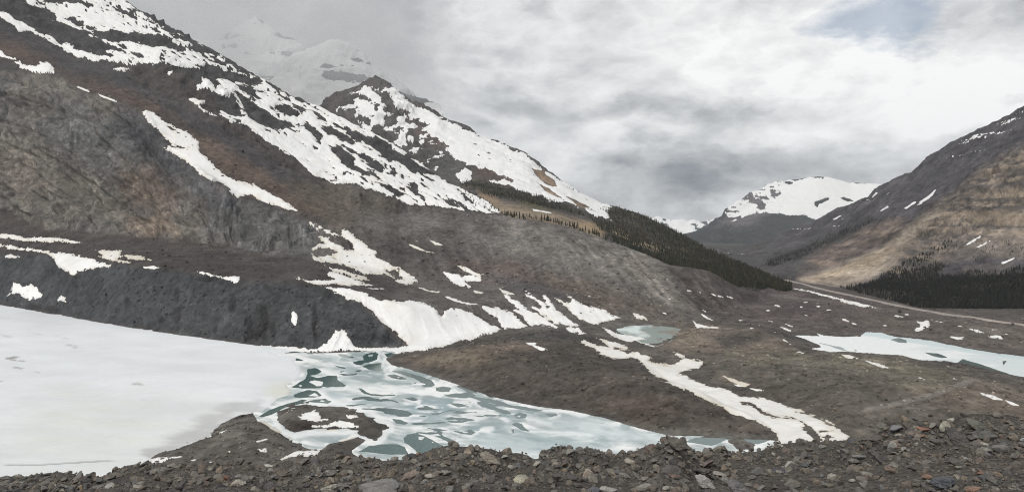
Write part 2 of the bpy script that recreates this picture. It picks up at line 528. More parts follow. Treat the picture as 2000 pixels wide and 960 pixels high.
for s_ in FOLDS:
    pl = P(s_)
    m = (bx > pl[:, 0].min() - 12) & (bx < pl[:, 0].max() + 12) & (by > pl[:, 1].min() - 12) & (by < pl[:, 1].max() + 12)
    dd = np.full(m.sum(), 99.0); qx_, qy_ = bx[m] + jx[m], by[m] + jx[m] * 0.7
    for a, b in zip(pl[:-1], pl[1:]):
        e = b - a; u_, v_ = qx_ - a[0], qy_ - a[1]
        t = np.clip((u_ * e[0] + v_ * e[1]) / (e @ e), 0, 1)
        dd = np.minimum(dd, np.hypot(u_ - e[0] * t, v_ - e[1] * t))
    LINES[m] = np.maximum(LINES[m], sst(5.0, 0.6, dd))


def ledges(n, k):
    q = n * k
    f_ = np.floor(q)
    return (f_ + 0.25 * (q - f_) + 0.75 * sst(0.7, 1.0, q - f_)) / k


blk = ledges(fbm((X + 0.3 * Z) / 55, Y / 55, (Z + 0.5 * X) / 34, 3, 0.4, 35), 3.0)
blk2 = ledges(fbm((X + 0.3 * Z) / 20, Y / 20, (Z - 0.4 * X) / 13, 2, 0.45, 37), 3.0)
# where the long slope is under snow the rock steps are buried
R_MAIN = P('-300,-400 150,-400 238,-5 262,15 300,40 340,62 400,90 465,128 560,178 640,213 740,262 800,300 860,345 905,368 945,388 968,402 990,414 960,415.5 905,410 850,403 800,399 '
           '750,379 720,369 690,359 655,357 640,353 615,345 603,335 575,306 555,296 545,290 530,281 510,269 500,262 480,246 462,238 452,241 440,229 428,222 426,211 437,215 460,226 472,229 '
           '470,214 463,196 455,182 447,190 442,184 430,164 424,155 436,153 455,160 500,164 515,158 480,148 455,141 437,142 425,132 405,128 390,134 375,134 350,131 330,126 300,126 270,122 '
           '258,130 245,126 215,119 193,117 192,122 185,122 165,113 155,113 150,110 115,92 90,78 60,63 48,62 33,62 30,52 0,33 -300,-150')
ISL = ['-300,-150 0,21 50,47 58,54 100,72 120,86 130,84 160,99 192,107 215,112 228,110 205,100 228,98 255,105 235,96 200,80 172,68 185,62 150,58 130,48 103,40 110,38 108,28 95,20 72,14 55,8 40,-20 -20,-120',
       '85,8 130,5 160,8 172,14 185,10 160,0 120,-6 90,-4', '127,36 138,33 145,35 150,40 163,42 163,52 150,50 140,43', '165,52 178,52 192,55 188,60 172,57',
       '180,65 200,60 220,60 250,66 262,62 290,66 320,72 345,85 362,95 355,100 325,92 300,92 270,85 245,80 220,82 200,75 185,70', '232,88 245,88 250,95 238,94',
       '255,102 270,104 288,112 280,115 262,108', '322,104 338,112 352,120 345,120 330,112', '220,14 240,20 265,32 270,40 255,34 232,24', '232,28 250,38 240,36',
       '290,50 305,55 315,65 300,62', '265,30 300,45 340,65 350,70 320,58 285,42', '367,92 380,88 400,95 408,102 385,102', '396,110 410,114 428,122 420,122 402,115',
       '455,122 470,125 490,135 510,145 530,155 520,157 500,148 475,138 455,128', '395,84 430,100 470,120 500,136 530,156 520,156 490,140 455,122 420,104',
       '515,155 540,166 570,180 600,198 590,198 560,185 535,172', '462,166 475,165 495,172 515,180 500,180 505,190 515,197 500,193 480,183 468,175', '520,183 535,188 545,192 530,190',
       '537,180 560,190 568,195 550,190', '460,178 470,184 485,195 500,205 515,215 530,225 545,232 568,238 577,250 560,245 550,255 535,252 520,248 500,240 485,228 478,215 472,200',
       '530,210 545,203 565,207 578,215 590,222 580,228 562,225 545,220', '588,245 600,240 615,248 622,258 632,265 625,280 615,270 600,255',
       '672,248 705,262 740,273 770,280 766,292 792,303 818,322 852,338 852,343 820,338 805,335 790,322 772,312 760,315 748,305 740,298 725,290 700,275 680,262',
       '625,243 645,248 672,262 695,278 690,282 660,268 640,262', '647,287 655,284 665,286 672,295 690,305 695,312 690,330 675,325 665,312 655,300',
       '690,322 700,325 720,332 735,338 747,350 740,353 720,342 705,336 692,330', '700,302 710,300 725,310 740,318 752,325 748,337 735,332 722,320 705,310',
       '738,355 755,362 775,370 788,380 780,383 762,372 745,362', '796,365 805,357 818,360 815,372 825,382 812,380 802,372', '862,388 880,390 895,400 912,407 895,405 875,397',
       '900,378 915,385 927,398 910,395', '670,283 690,293 697,300 685,297', '765,335 775,338 772,345 762,340', '785,338 790,350 783,348', '823,357 835,365 825,364', '613,286 620,290 615,292',
       '600,190 650,214 700,242 690,240 640,216', '575,268 585,272 590,276 578,272', '598,210 620,222 640,238 625,232']
s_up = sdb(bx, by, R_MAIN, 30)
for p_ in ISL:
    s_up = np.minimum(s_up, -sdb(bx, by, P(p_), 30))
bare = 0.10 + 0.90 * sst(4, -7, s_up)
disp = slope_w * (1.6 * d_big + 0.5 * d_mid)
disp = disp + m_cliff * (6.0 * d_big + 17.0 * blk + 3.0 * blk2 + 1.8 * ribs + 0.7 * vribs - 5.0 * LINES)
disp = disp + np.maximum(m_up, m_out) * (4.0 * d_big + bare * (8.0 * blk + 5.0 * blk2 + 1.0 * d_rid))
gull = fbm((X - 0.15 * Z) / 13, Z / 60, None, 4, 0.55, 61, ridged=True)
disp = disp + m_dark * slope_w * (1.7 * gull + 0.8 * d_mid + 0.6 * d_fin + 1.2 * d_big)
disp = disp + slope_w * (1 - m_cliff) * (1 - m_up) * (1 - m_dark) * (0.6 * streak + 0.10 * d_fin)
disp_smooth = slope_w * (1.6 * d_big) + m_up * 4.0 * d_big
rough_floor = floor_w * sst(0.3, 1.5, zl) * (0.8 * fbm(X / 16, Y / 16, oct=5, gain=0.55, seed=71) + 0.5 * wob)
hold = np.ones((RA, 1)); hold[-5:] = 0.6
VA = V1 + NA * (disp * hold)[..., None]
VA[..., 2] += rough_floor
VS = V1 + NA * (disp_smooth * hold)[..., None]
VS[..., 2] += rough_floor * 0.4
PXA, PYA = project(VA)

# ------------------------------------------------------------------ colours of the near land
c = np.zeros(VA.shape)


def paint(c, w, rgb):
    return c * (1 - w[..., None]) + np.asarray(rgb) * w[..., None]


n40 = fbm(X / 45, Y / 45, Z / 45, 5, 0.55, 81)
n12 = fbm(X / 12, Y / 12, Z / 12, 4, 0.6, 85)
px, py = PXA, PYA
c[:] = lin(88, 80, 76)
SOFTPAINT = [
    # (polygon, feather, colour, noise amount)
    ('600,330 800,395 1000,425 1100,440 1200,475 1310,520 1390,532 1450,600 1280,640 1000,650 620,520 580,420', 24, (104, 98, 93), 0.0),
    ('660,440 800,460 1000,520 900,550 760,545 640,500', 40, (82, 76, 73), 0.0),
    ('1000,440 1150,465 1260,500 1320,535 1250,540 1100,500 1000,490', 26, (118, 112, 105), 0.0),
    ('1180,480 1260,500 1310,540 1380,620 1300,590 1230,540', 18, (124, 117, 108), 0.3),
    ('880,515 1000,510 1080,540 1170,580 1220,612 1120,580 1000,556 900,540', 16, (100, 87, 81), 0.3),
    ('1060,540 1180,560 1280,600 1330,622 1230,618 1120,590', 22, (110, 97, 86), 0.2),
    ('950,535 1060,555 1130,580 1100,590 1000,570', 10, (84, 79, 79), 0.2),
    ('1300,525 1390,530 1480,575 1560,600 1500,650 1380,630 1330,580', 16, (84, 75, 71), 0.1),
    ('1480,560 1620,570 1800,615 2200,640 2200,700 1850,665 1650,640 1480,640 1420,610', 16, (90, 78, 77), 0.2),
    ('1650,600 1780,620 2200,650 2200,690 1850,670 1700,640', 10, (96, 86, 80), 0.2),
    ('1330,640 1480,650 1560,690 1480,700 1350,690 1290,672', 16, (120, 105, 91), 0.4),
    ('1380,655 1480,650 1500,665 1420,680', 8, (80, 74, 70), 0.3),
    ('1350,690 1500,690 1650,697 1800,710 1900,740 2200,800 2200,900 1700,860 1500,785 1400,740', 18, (98, 90, 81), 0.0),
    ('1420,690 1600,690 1760,705 1880,735 1800,760 1650,720 1480,705', 16, (116, 107, 90), 0.4),
    ('1780,770 1880,745 2000,770 2200,830 2000,830 1880,800', 20, (108, 95, 83), 0.3),
    ('760,690 900,660 1000,650 1110,648 1200,700 1420,790 1520,850 1300,840 1050,790 900,745', 12, (84, 75, 69), 0.0),
    ('790,700 880,676 980,668 1060,672 1000,690 900,705 830,715', 14, (110, 94, 82), 0.25),
    ('830,700 930,690 980,700 930,720 860,715', 16, (110, 98, 82), 0.3),
    ('1150,780 1260,770 1330,800 1260,820', 22, (98, 83, 75), 0.3),
    ('800,690 900,668 1000,654 1080,640 1160,655 1190,672 1100,664 1000,664 900,678', 6, (74, 70, 68), 0.2),
    ('1120,804 1250,835 1400,845 1500,855 1500,866 1350,862 1200,832', 7, (104, 99, 92), 0.3),
    ('260,915 300,890 402,852 450,815 495,800 560,850 620,878 720,850 740,900 600,960 200,960', 5, (92, 86, 81), 0.1),
    ('541,812 560,793 620,790 710,805 759,835 735,858 600,840', 5, (90, 85, 80), 0.15),
    ('555,838 570,824 600,820 625,832 610,842 575,845', 5, (62, 54, 49), 0.1),
]
for s_, fe, rgb, na in SOFTPAINT:
    p_ = P(s_)
    w = sst(-fe, fe, sdb(px, py, p_, fe * 2 + 8) + n12 * fe * 0.5 + n40 * fe * na)
    c = paint(c, w, lin(*rgb))
# dark hill, terrace, cliff, mountain
w = sst(-7, 7, sdb(px, py, DARKH, 40) + 3 * n12)
c = paint(c, w, lin(71, 73, 76))
TERR = P('-300,380 0,402 60,430 120,447 250,450 330,462 420,475 500,490 560,500 620,502 700,525 800,560 760,575 640,556 470,544 300,522 240,512 170,520 137,535 110,498 0,497 -300,490')
w = sst(-8, 8, sdb(px, py, TERR, 40) + 4 * n12)
c = paint(c, w, lin(75, 68, 66))
w = sst(-5, 5, sdb(px, py, P('-300,385 0,405 80,445 250,452 420,478 560,503 610,503 560,512 420,492 250,470 100,462 0,440 -300,420'), 40) + 4 * n12)
c = paint(c, w * 0.7, lin(84, 74, 68))
TALUS = P('-300,60 0,30 120,105 200,130 320,140 370,190 480,260 600,330 640,352 660,400 640,450 600,430 540,415 470,388 400,345 330,290 282,222 230,200 150,172 100,145 0,140 -300,130')
w = sst(-8, 8, sdb(px, py, TALUS, 60) + 4 * n12)
c = paint(c, w, lin(72, 69, 71))
for s_, fe, rgb, st_ in [
        ('-50,60 60,95 110,120 100,140 40,125 -50,110', 18, (94, 74, 62), 0.75),
        ('100,140 180,150 240,170 300,200 400,265 500,330 580,375 640,420 600,425 540,400 470,365 420,320 370,270 300,230 220,195 150,172', 14, (94, 76, 65), 0.9),
        ('380,255 460,300 520,340 560,370 520,360 450,335 400,300', 14, (106, 86, 72), 0.7),
        ('560,350 640,360 700,400 690,440 640,440 590,400', 18, (96, 84, 70), 0.8)]:
    w = sst(-fe, fe, sdb(px, py, P(s_), 60) + 7 * n12 + 6 * n40) * st_
    c = paint(c, w, lin(*rgb))
w = sst(-10, 10, sdb(px, py, CLIFF, 40) + 5 * n12)
fold = fbm((X * 0.6 + Z + 40 * d_big) / 24, (X - 0.6 * Z) / 170, None, 5, 0.62, 91)
vst = fbm((X + 0.25 * Z + 8 * d_mid) / 6.0, (Z - 0.2 * X) / 34, None, 5, 0.62, 95)
vst2 = fbm((X + 0.22 * Z + 5 * d_mid) / 2.6, Z / 44, None, 3, 0.6, 96)
cl = np.zeros(VA.shape) + lin(96, 92, 88)
cl = paint(cl, sst(0.0, 0.3, fold) * 0.6, lin(112, 104, 92))
cl = paint(cl, sst(0.1, 0.4, -fold) * 0.6, lin(78, 78, 80))
for s_, fe, rgb, st_ in [
        ('-50,250 60,270 160,310 260,400 240,440 120,440 40,410 -50,370', 30, (110, 104, 92), 0.55),
        ('-50,290 60,310 120,360 60,390 -50,350', 20, (110, 96, 88), 0.5),
        ('250,425 320,420 350,455 300,460 250,450', 10, (130, 112, 94), 0.8),
        ('220,330 300,320 360,380 330,420 240,400', 22, (104, 84, 68), 0.6),
        ('230,180 300,260 380,340 460,390 420,440 330,330 220,250', 25, (72, 74, 80), 0.75),
        ('420,400 540,420 620,450 600,500 480,480 400,460', 20, (84, 84, 84), 0.7),
        ('100,180 220,230 240,330 160,300 90,240', 24, (96, 98, 98), 0.6)]:
    w2 = sst(-fe, fe, sdb(px, py, P(s_), 70) + 8 * n12 + 8 * n40) * st_
    cl = paint(cl, w2, lin(*rgb))
cl = cl * (1 + 0.05 * vst[..., None]) * (1 + (0.08 + 0.40 * sst(0.1, 0.5, n40 + 0.4 * d_big)[..., None]) * vst2[..., None]) * (1 + 0.14 * n12[..., None])
crack = sst(0.6, 0.95, fbm((X * 0.6 + Z + 26 * d_big) / 13, (X - Z) / 50, None, 4, 0.55, 97, ridged=True))
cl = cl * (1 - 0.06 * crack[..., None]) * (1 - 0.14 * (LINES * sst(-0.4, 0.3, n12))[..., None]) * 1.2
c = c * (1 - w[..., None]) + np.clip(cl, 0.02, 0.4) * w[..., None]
w = sst(-6, 6, sdb(px, py, UPPER, 40) + 4 * n12)
c = paint(c, w, lin(70, 68, 69))
w = np.maximum(0, sst(-12, 12, sdb(px, py, OUTCROPS[0], 40) + 8 * n12)) * 0.8
c = paint(c, w, lin(90, 82, 72))
w = sst(-12, 12, sdb(px, py, OUTCROPS[1], 40) + 8 * n12) * 0.7
c = paint(c, w, lin(80, 72, 67))
# wet dark seeps in the dark hill
for (ex, ey, er, eh) in [(345, 612, 10, 20), (315, 625, 8, 10), (455, 592, 9, 22), (488, 640, 7, 26), (515, 625, 8, 40), (615, 615, 6, 26), (500, 655, 9, 16), (535, 650, 6, 20),
                         (400, 545, 18, 6), (60, 600, 22, 10), (100, 606, 16, 10), (345, 575, 6, 18), (615, 650, 4, 16), (250, 590, 8, 12), (420, 645, 6, 10)]:
    w = np.exp(-((px - ex) / er) ** 2 - ((py - ey) / eh) ** 2)
    w = sst(0.36, 0.66, w + 0.4 * n12 + 0.3 * streak) * 0.65
    c = paint(c, w * m_dark, lin(40, 38, 40))
# fall-line streaks on the moraine
mor = soft(px, py, P('600,345 800,398 1000,425 1200,475 1310,520 1390,532 1440,600 1290,620 1100,560 900,545 700,520 600,430'), 14)
c = c * (1 + (0.5 * streak * mor * (0.7 + 0.6 * d_big))[..., None])
n4 = fbm(X / 4.5, Y / 4.5, Z / 4.5, 3, 0.6, 87)
c = c * (1 + 0.20 * n12[..., None]) * (1 + 0.16 * n40[..., None]) * (1 + 0.26 * n4[..., None])
# pale gravel tracks
for s_, wd, rgb in [('1690,800 1740,790 1790,778 1830,768 1870,752 1900,742', 4.0, (122, 115, 108)), ('1560,705 1640,712 1720,728 1800,742 1880,756', 2.2, (112, 104, 94)),
                    ('1880,735 1940,750 2000,772', 2.2, (118, 108, 96)), ('1500,575 1560,582 1640,590 1720,602', 1.5, (110, 100, 94))]:
    pl = P(s_)
    dd = np.full(px.shape, 99.0)
    m = (px > pl[:, 0].min() - 20) & (px < pl[:, 0].max() + 20) & (py > pl[:, 1].min() - 20) & (py < pl[:, 1].max() + 20)
    for a, b in zip(pl[:-1], pl[1:]):
        e = b - a; wx_, wy_ = px[m] - a[0], py[m] - a[1]
        t = np.clip((wx_ * e[0] + wy_ * e[1]) / (e @ e), 0, 1)
        dd[m] = np.minimum(dd[m], np.hypot(wx_ - e[0] * t, wy_ - e[1] * t))
    c = paint(c, sst(wd + 2, wd - 1, dd + n12 * 1.2) * 0.8, lin(*rgb))
# wet shore and lake bed
shore = sst(6, -2, np.abs(sl) + 2 * n12) * floor_w
c = paint(c, shore * 0.5, lin(92, 88, 84))
c = paint(c, sst(-0.1, -0.5, VA[..., 2]) * floor_w, lin(70, 92, 92))
lum = c.mean(-1, keepdims=True)
c = lum * 0.38 + c * 0.62
c = c * (0.88 + 0.08 * floor_w[..., None] - 0.04 * m_dark[..., None]) * (1 + np.array([0.0, 0.012, -0.02]) * floor_w[..., None])
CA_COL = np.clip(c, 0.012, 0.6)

# ------------------------------------------------------------------ split into pieces of terrain
qA = grid_quads(RA, CA)
qx = PXA.ravel()[qA].mean(1); qbx = bx.ravel()[qA].mean(1); qby = by.ravel()[qA].mean(1)


def below(curve):
    a = P(curve)
    return qby > np.interp(qbx, a[:, 0], a[:, 1])


q_floor = below(FOOT) | (qbx > 1560)
q_hill = ~q_floor & below(WALL) & (qbx < 640)
q_mtn = ~q_floor & ~q_hill & ((qbx < 640) | ~below(CREST)) & (qbx < 990)
q_mor = ~q_floor & ~q_hill & ~q_mtn
VAf, CAf = VA.reshape(-1, 3), CA_COL.reshape(-1, 3)
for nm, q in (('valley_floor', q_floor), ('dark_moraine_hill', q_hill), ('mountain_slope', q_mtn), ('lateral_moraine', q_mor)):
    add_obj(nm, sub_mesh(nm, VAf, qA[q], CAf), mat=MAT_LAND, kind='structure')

# ================================================================== SNOW LYING ON THE NEAR LAND
N_EDGE = fbm(VA[..., 0] / 5.0, VA[..., 1] / 5.0, VA[..., 2] / 5.0, 4, 0.75, 101)
N_EDGE2 = fbm((0.86 * X - 0.5 * Z) / 26.0, (0.5 * X + 0.86 * Z) / 4.5, None, 4, 0.62, 105)
SNOWN = fbm(VA[..., 0] / 18, VA[..., 1] / 30, VA[..., 2] / 18, 4, 0.55, 111)
QI = np.arange(RA * CA).reshape(RA, CA)
NAV = NA


def snow_cover(name, S, white=0.86, dirt=0.0, dirt_rgb=(198, 190, 176), thick=0.8, rate=0.22, label=None, cat=None, group=None, kind=None, dirt_map=None):
    """a snow sheet over the land grid where S (pixels, signed) is positive; its rim dips under the ground"""
    rows = np.where((S > -2.5).any(1))[0]; cols = np.where((S > -2.5).any(0))[0]
    if len(rows) < 2 or len(cols) < 2:
        return None
    r0, r1 = max(rows[0] - 1, 0), min(rows[-1] + 2, RA); c0, c1 = max(cols[0] - 1, 0), min(cols[-1] + 2, CA)
    s = S[r0:r1, c0:c1]
    keep = s > -2.5
    R_, C_ = s.shape
    q = grid_quads(R_, C_)
    q = q[keep.ravel()[q].all(1) & (s.ravel()[q] > 0).any(1)]
    if len(q) < 2:
        return None
    if kind is None and len(q) < 900:          # a small patch is one piece
        par = {}

        def root(a):
            while par.setdefault(a, a) != a:
                par[a] = par[par[a]]; a = par[a]
            return a
        for f_ in q.tolist():
            r0_ = root(f_[0])
            for v_ in f_[1:]:
                par[root(v_)] = r0_
        ids = np.array([root(f_[0]) for f_ in q.tolist()])
        u_, n_ = np.unique(ids, return_counts=True)
        q = q[ids == u_[np.argmax(n_)]]
    sc = np.clip(VA[r0:r1, c0:c1, 1] / 700.0, 0.4, 2.2)
    h = np.clip(s * rate * sc, -1.2 * sc, thick * sc)
    w = sst(1.5, 7, s)[..., None]
    base = VA[r0:r1, c0:c1] * (1 - w) + (VS[r0:r1, c0:c1]) * w
    lift = np.maximum(0, ((VA[r0:r1, c0:c1] - base) * NAV[r0:r1, c0:c1]).sum(-1))
    V = base + NAV[r0:r1, c0:c1] * (h + lift)[..., None]
    wh = np.array([white, white * 1.0, white * 1.0])
    dm = np.clip(dirt + 0.12 * SNOWN[r0:r1, c0:c1] * (dirt > 0), 0, 1)
    if dirt_map is not None:
        dm = np.clip(dm + dirt_map[r0:r1, c0:c1], 0, 1)
    dm = np.clip(dm + (0.3 + 0.25 * (dirt > 0.05)) * sst(3.2, 0, s) + 0.22 * np.maximum(SNOWN[r0:r1, c0:c1], 0), 0, 1)
    col = wh * (1 - dm[..., None]) + lin(*dirt_rgb) * dm[..., None]
    me = sub_mesh(name, V.reshape(-1, 3), q, np.clip(col.reshape(-1, 3), 0, 0.92))
    return add_obj(name, me, mat=MAT_SNOW, label=label, cat=cat, group=group, kind=kind)


def S_of(polys, holes=(), jit=1.3, jit2=0.0):
    S = np.full(PXA.shape, -14.0)
    for p_ in polys:
        S = np.maximum(S, sdb(PXA, PYA, P(p_) if isinstance(p_, str) else p_))
    for h_ in holes:
        hh = P(h_) if isinstance(h_, str) else h_
        S = np.minimum(S, -sdb(PXA, PYA, hh))
    S = S + (2.7 * jit * N_EDGE + 2.6 * jit2 * N_EDGE2) * sst(-13, -6, S)
    return S


# --- the broken snow cover of the long slope
S = S_of([R_MAIN], ISL, 0.6, 1.3)
# loose streaks of bare rock, thickest towards the crest of the slope
sky_d = np.interp(PXA, P(TOP)[:, 0], P(TOP)[:, 1])
near_sky = np.exp(-np.maximum(PYA - sky_d, 0) / 34.0)
lw = fbm((0.86 * X - 0.5 * Z) / 46.0, (0.5 * X + 0.86 * Z) / 9.0, None, 4, 0.55, 121)
holes = 10 * (lw - 0.95 + 0.62 * near_sky)
S = np.minimum(S, -np.clip(holes, -14, 8) + 0.0)
lw2 = fbm((0.86 * X - 0.5 * Z) / 15.0, (0.5 * X + 0.86 * Z) / 3.6, None, 3, 0.6, 123)
S = np.minimum(S, -np.clip(9 * (lw2 - 0.80 + 0.35 * near_sky + 0.25 * d_big), -14, 6))
snow_cover('snow_cover', S, 0.75, label='broken white snow cover streaked with bare rock on the upper near mountain', cat='snow cover', kind='stuff', thick=1.0)

SP = []   # (name, label, polys, holes, dirt)


def patch(label, polys, holes=(), dirt=0.03, jit=1.3, name='snow_patch', group=None, thick=0.8, jit2=0.6, kind=None):
    if isinstance(polys, str):
        polys = [polys]
    return snow_cover(name, S_of(polys, holes, jit, jit2), 0.79, dirt, label=label, cat='snow patch', group=group, thick=thick, kind=kind)


patch('thin white snow strip running in from the left edge above the ragged patch', '0,97 5,100 8,107 32,114 33,118 20,117 10,113 -40,100 -40,85', jit=0.6)
patch('ragged white snow patch near the left edge above the grey cliff', '28,122 38,118 45,125 70,128 80,125 75,120 95,122 103,132 108,145 90,144 65,142 48,136 30,132 37,129')
patch('tiny white snow patch just under the snow cover at upper left', '222,135 240,130 258,135 245,140 230,140')
patch('small hooked snow scrap on the dark rock band below the snow cover', '325,140 340,138 330,150', jit=0.6)
patch('hairline of snow on the rim of the grey cliff, upper of two', '152,168 176,178 174,180.5 150,171', jit=0.2, jit2=0.1)
patch('thin snow line on the rim of the grey cliff, lower and longer of two', '190,182.5 229,197 227,200 190,186.5', jit=0.2, jit2=0.1)
patch('long white snow tongue running down beside the grey cliff over brown scree',
      '279,217 285,214 300,220 320,238 338,245 345,250 365,255 378,270 387,278 388,292 395,302 405,310 420,325 440,342 460,352 490,360 495,358 520,372 550,388 570,403 585,413 565,409 540,403 '
      '510,393 490,381 470,384 465,388 450,376 447,366 425,354 412,354 390,341 378,326 360,313 345,303 330,296 318,288 330,285 345,290 335,283 322,270 310,255 285,233 279,225',
      ['326,246 334,247 343,253 350,261 343,259 332,252', '343,284 358,287 370,290 366,293 350,289'], 0.14)
patch('white snow patch among rock ribs, above the twin-armed patch left of the main slope',
      '358,153 368,160 375,170 385,180 380,170 385,165 395,160 393,148 405,155 412,160 420,170 435,165 440,180 445,190 430,186 420,181 410,179 395,171 388,178 375,176 362,166')
patch('narrow forked snow patch on dark rocks below the rock ribs', '365,190 375,190 390,195 400,193 412,200 425,208 435,210 428,216 415,207 400,203 391,203 396,212 410,219 423,226 410,224 395,216 385,204 372,198')
patch('snow strip at the left edge on the terrace, its right half beige with dirt', '-40,450 0,457 20,456 40,461 55,465 70,463 95,463 115,464 145,470 163,474 140,474.5 115,473 100,474 70,470 45,471 25,467 0,465 -40,460', dirt=0.25)
patch('white snow wedge hanging into the notch of the dark moraine hill',
      ['-40,472 0,476 40,482 80,488 105,493 115,492 130,494 160,498 140,498 185,506 195,512 220,517 240,520 215,520 200,521 185,523 165,527 155,531 143,538 137,537 135,530 115,523 107,510 103,502 90,493 40,488 0,481 -40,476'], dirt=0.06)
patch('small snow scrap at the left edge on top of the dark moraine hill', ['8,500 20,496 43,501 30,505 10,503'], jit=0.6)
patch('beige dirty snow fan on the terrace behind the dark moraine hill', ['175,483 195,488 237,490 235,497 240,500 225,505 255,513 230,511 195,502 185,500 200,499 190,490'], dirt=0.45)
patch('flat dirty beige snow scrap right of the beige fan on the terrace', '243,498 270,498 285,504 310,509 295,509 262,506 250,505', dirt=0.6)
patch('thin level snow sliver on the crest of the dark moraine hill', ['276,519 300,520 332,522.5 305,524 280,525'], jit=0.5)
patch('two-lobed white snow patch low on the dark moraine hill, at its left end', '13,577 22,570 25,552 35,553 45,558 60,552 63,555 70,560 75,567 83,575 80,580 60,585 52,584 35,572 28,573 20,577')
patch('small round snow patch low on the dark moraine hill, right of the two-lobed one', '111,585 120,578 127,580 128,589 118,589')
patch('white slanting snow strip on the rounded crest of the dark moraine hill', '384,530 405,533 430,538 468,541 465,552 455,551 440,545 420,540 400,535')
patch('small upright snow spot on the dark hill face above the frozen lake', '569,610 574,606 581,615 578,637 570,630', jit=0.6)
patch('white snow fan climbing the foot of the dark hill at the lake end', '500,672 560,677 620,682 640,668 650,656 654,644 664,647 668,642 677,650 688,668 700,678 760,680 790,676 800,680 775,689 740,686 690,685 600,686 540,690 500,684', jit=1.2)
patch('big dirty white avalanche snow tongue right of the cliff foot',
      ['597,432 607,434 620,447 627,456 615,447', '617,438 635,447 662,460 660,463 648,458 630,449',
       '667,447 678,450 690,460 705,470 720,482 733,490 735,500 755,512 775,520 790,527 805,540 816,545 815,555 803,554 795,556 775,551 765,541 755,536 745,534 730,534 715,536 700,531 690,523 '
       '675,519 655,514 630,511 615,508 605,496 612,485 622,478 635,475 630,470 622,462 630,460 642,463 645,470 655,475 665,480 672,487 690,487 690,478 685,472 668,460'],
      ['608,494 620,484 635,483 650,487 658,492 648,495 656,506 640,497 632,502 620,503 612,499', '755,528 770,528 780,533 778,538 765,537', '768,540 785,541 790,547 775,545'], 0.24, 1.6)
patch('thin snow line trailing right from the big dirty avalanche tongue', ['800,556 812,558 835,566 862,568 855,571 838,569 822,563'], jit=0.6, dirt=0.1)
patch('slim beige snow sliver just below the big dirty avalanche tongue', '633,518 660,525 690,533 710,540 722,547 705,546 685,541 665,534 645,526', dirt=0.4)
patch('branching white snow patch below the beige sliver, above the large snowfield', '578,542 600,546 640,548 650,547 655,543 640,538 643,530 655,532 680,540 710,552 733,558 700,558 670,556 630,555 600,551', dirt=0.15)
patch('hairline of snow just above the top of the large snowfield', '703,561 730,561.5 757,563 735,565 715,564', jit=0.3)
patch('faint narrow snow streak on the grey moraine slope, right of the avalanche tongue', '794,474 815,481 835,489 852,495 835,493 810,484 800,480', jit=0.5, dirt=0.3)
patch('short faint snow streak higher on the grey moraine slope', '838,468 855,474 870,479.5 850,478', jit=0.4, dirt=0.2)
patch('slanting snow strip just above the white hooked patch on the moraine bench', '893,518 910,522 925,530 948,536 935,541 920,534 905,528', jit=0.7, dirt=0.15)
patch('white hooked snow patch on the moraine bench above the snow lobes', ['866,531 875,533 890,535 905,540 925,535 940,540 938,548 925,548 910,550 915,557 920,560 905,558 890,555 880,545'], dirt=0.05)
patch('tiny cream snow bar on the moraine bench below the hooked patch', '924,567 945,570 943,573.5 928,571', jit=0.4, dirt=0.2)
patch('slanting white snow bar on the bench just above the large snowfield', '867,576 890,583 910,590 932,593 915,595 895,590 875,583', jit=0.6)
patch('large bright white snowfield in the gully beside the dark hill',
      '636,560 660,561 690,565 715,571 722,577 735,583 752,588 755,585 770,586 785,589 800,587 815,589 830,593 845,600 855,607 862,618 868,606 880,600 900,604 920,611 940,620 955,632 978,642 '
      '960,652 940,656 920,663 890,667 870,674 850,679 830,684 790,686 800,672 785,660 770,648 755,635 735,618 720,603 708,592 695,585 680,585 670,578 655,570', thick=1.2)
patch('leaf-shaped white snow lobe right of the large snowfield', '942,597 955,598 970,600 985,605 1000,612 1010,620 1025,632 1033,637 1010,640 985,643 975,630 970,620 955,612 945,602', dirt=0.05)
patch('small cream snow sliver at the top of the snow lobes', '970,558 980,564 995,570 1006,575 990,574.5 980,571', dirt=0.25, jit=0.6)
patch('long narrow snow lobe second from the large snowfield', '983,574 995,580 1015,588 1030,603 1045,612 1060,620 1080,632 1088,639 1065,634 1050,634 1035,634 1020,615 1005,605 1020,607 1010,600 995,590')
patch('forked white snow lobe in the middle of the row of snow lobes',
      '1020,562 1035,572 1050,583 1060,590 1070,600 1065,588 1058,572 1070,580 1083,596 1085,605 1100,612 1115,625 1132,634 1120,638 1105,634 1085,632 1070,622 1055,610 1040,600 1060,602 1050,590 1030,580 1025,573 1035,576')
patch('ragged white snow lobe at the right end of the row of snow lobes',
      '1085,582 1100,588 1110,592 1115,585 1105,573 1118,580 1135,592 1145,595 1160,600 1180,605 1195,615 1212,620 1190,626 1170,631 1165,634 1145,629 1130,622 1120,612 1110,602 1098,593', dirt=0.08)
patch('cream snow scrap at the moraine foot above the small tarn', '1230,610 1240,611 1255,616 1265,625 1245,623 1238,617', dirt=0.3)
patch('white snow bank below the row of snow lobes, beside the brown mound', '1102,639 1130,639 1147,652 1125,650 1108,644')
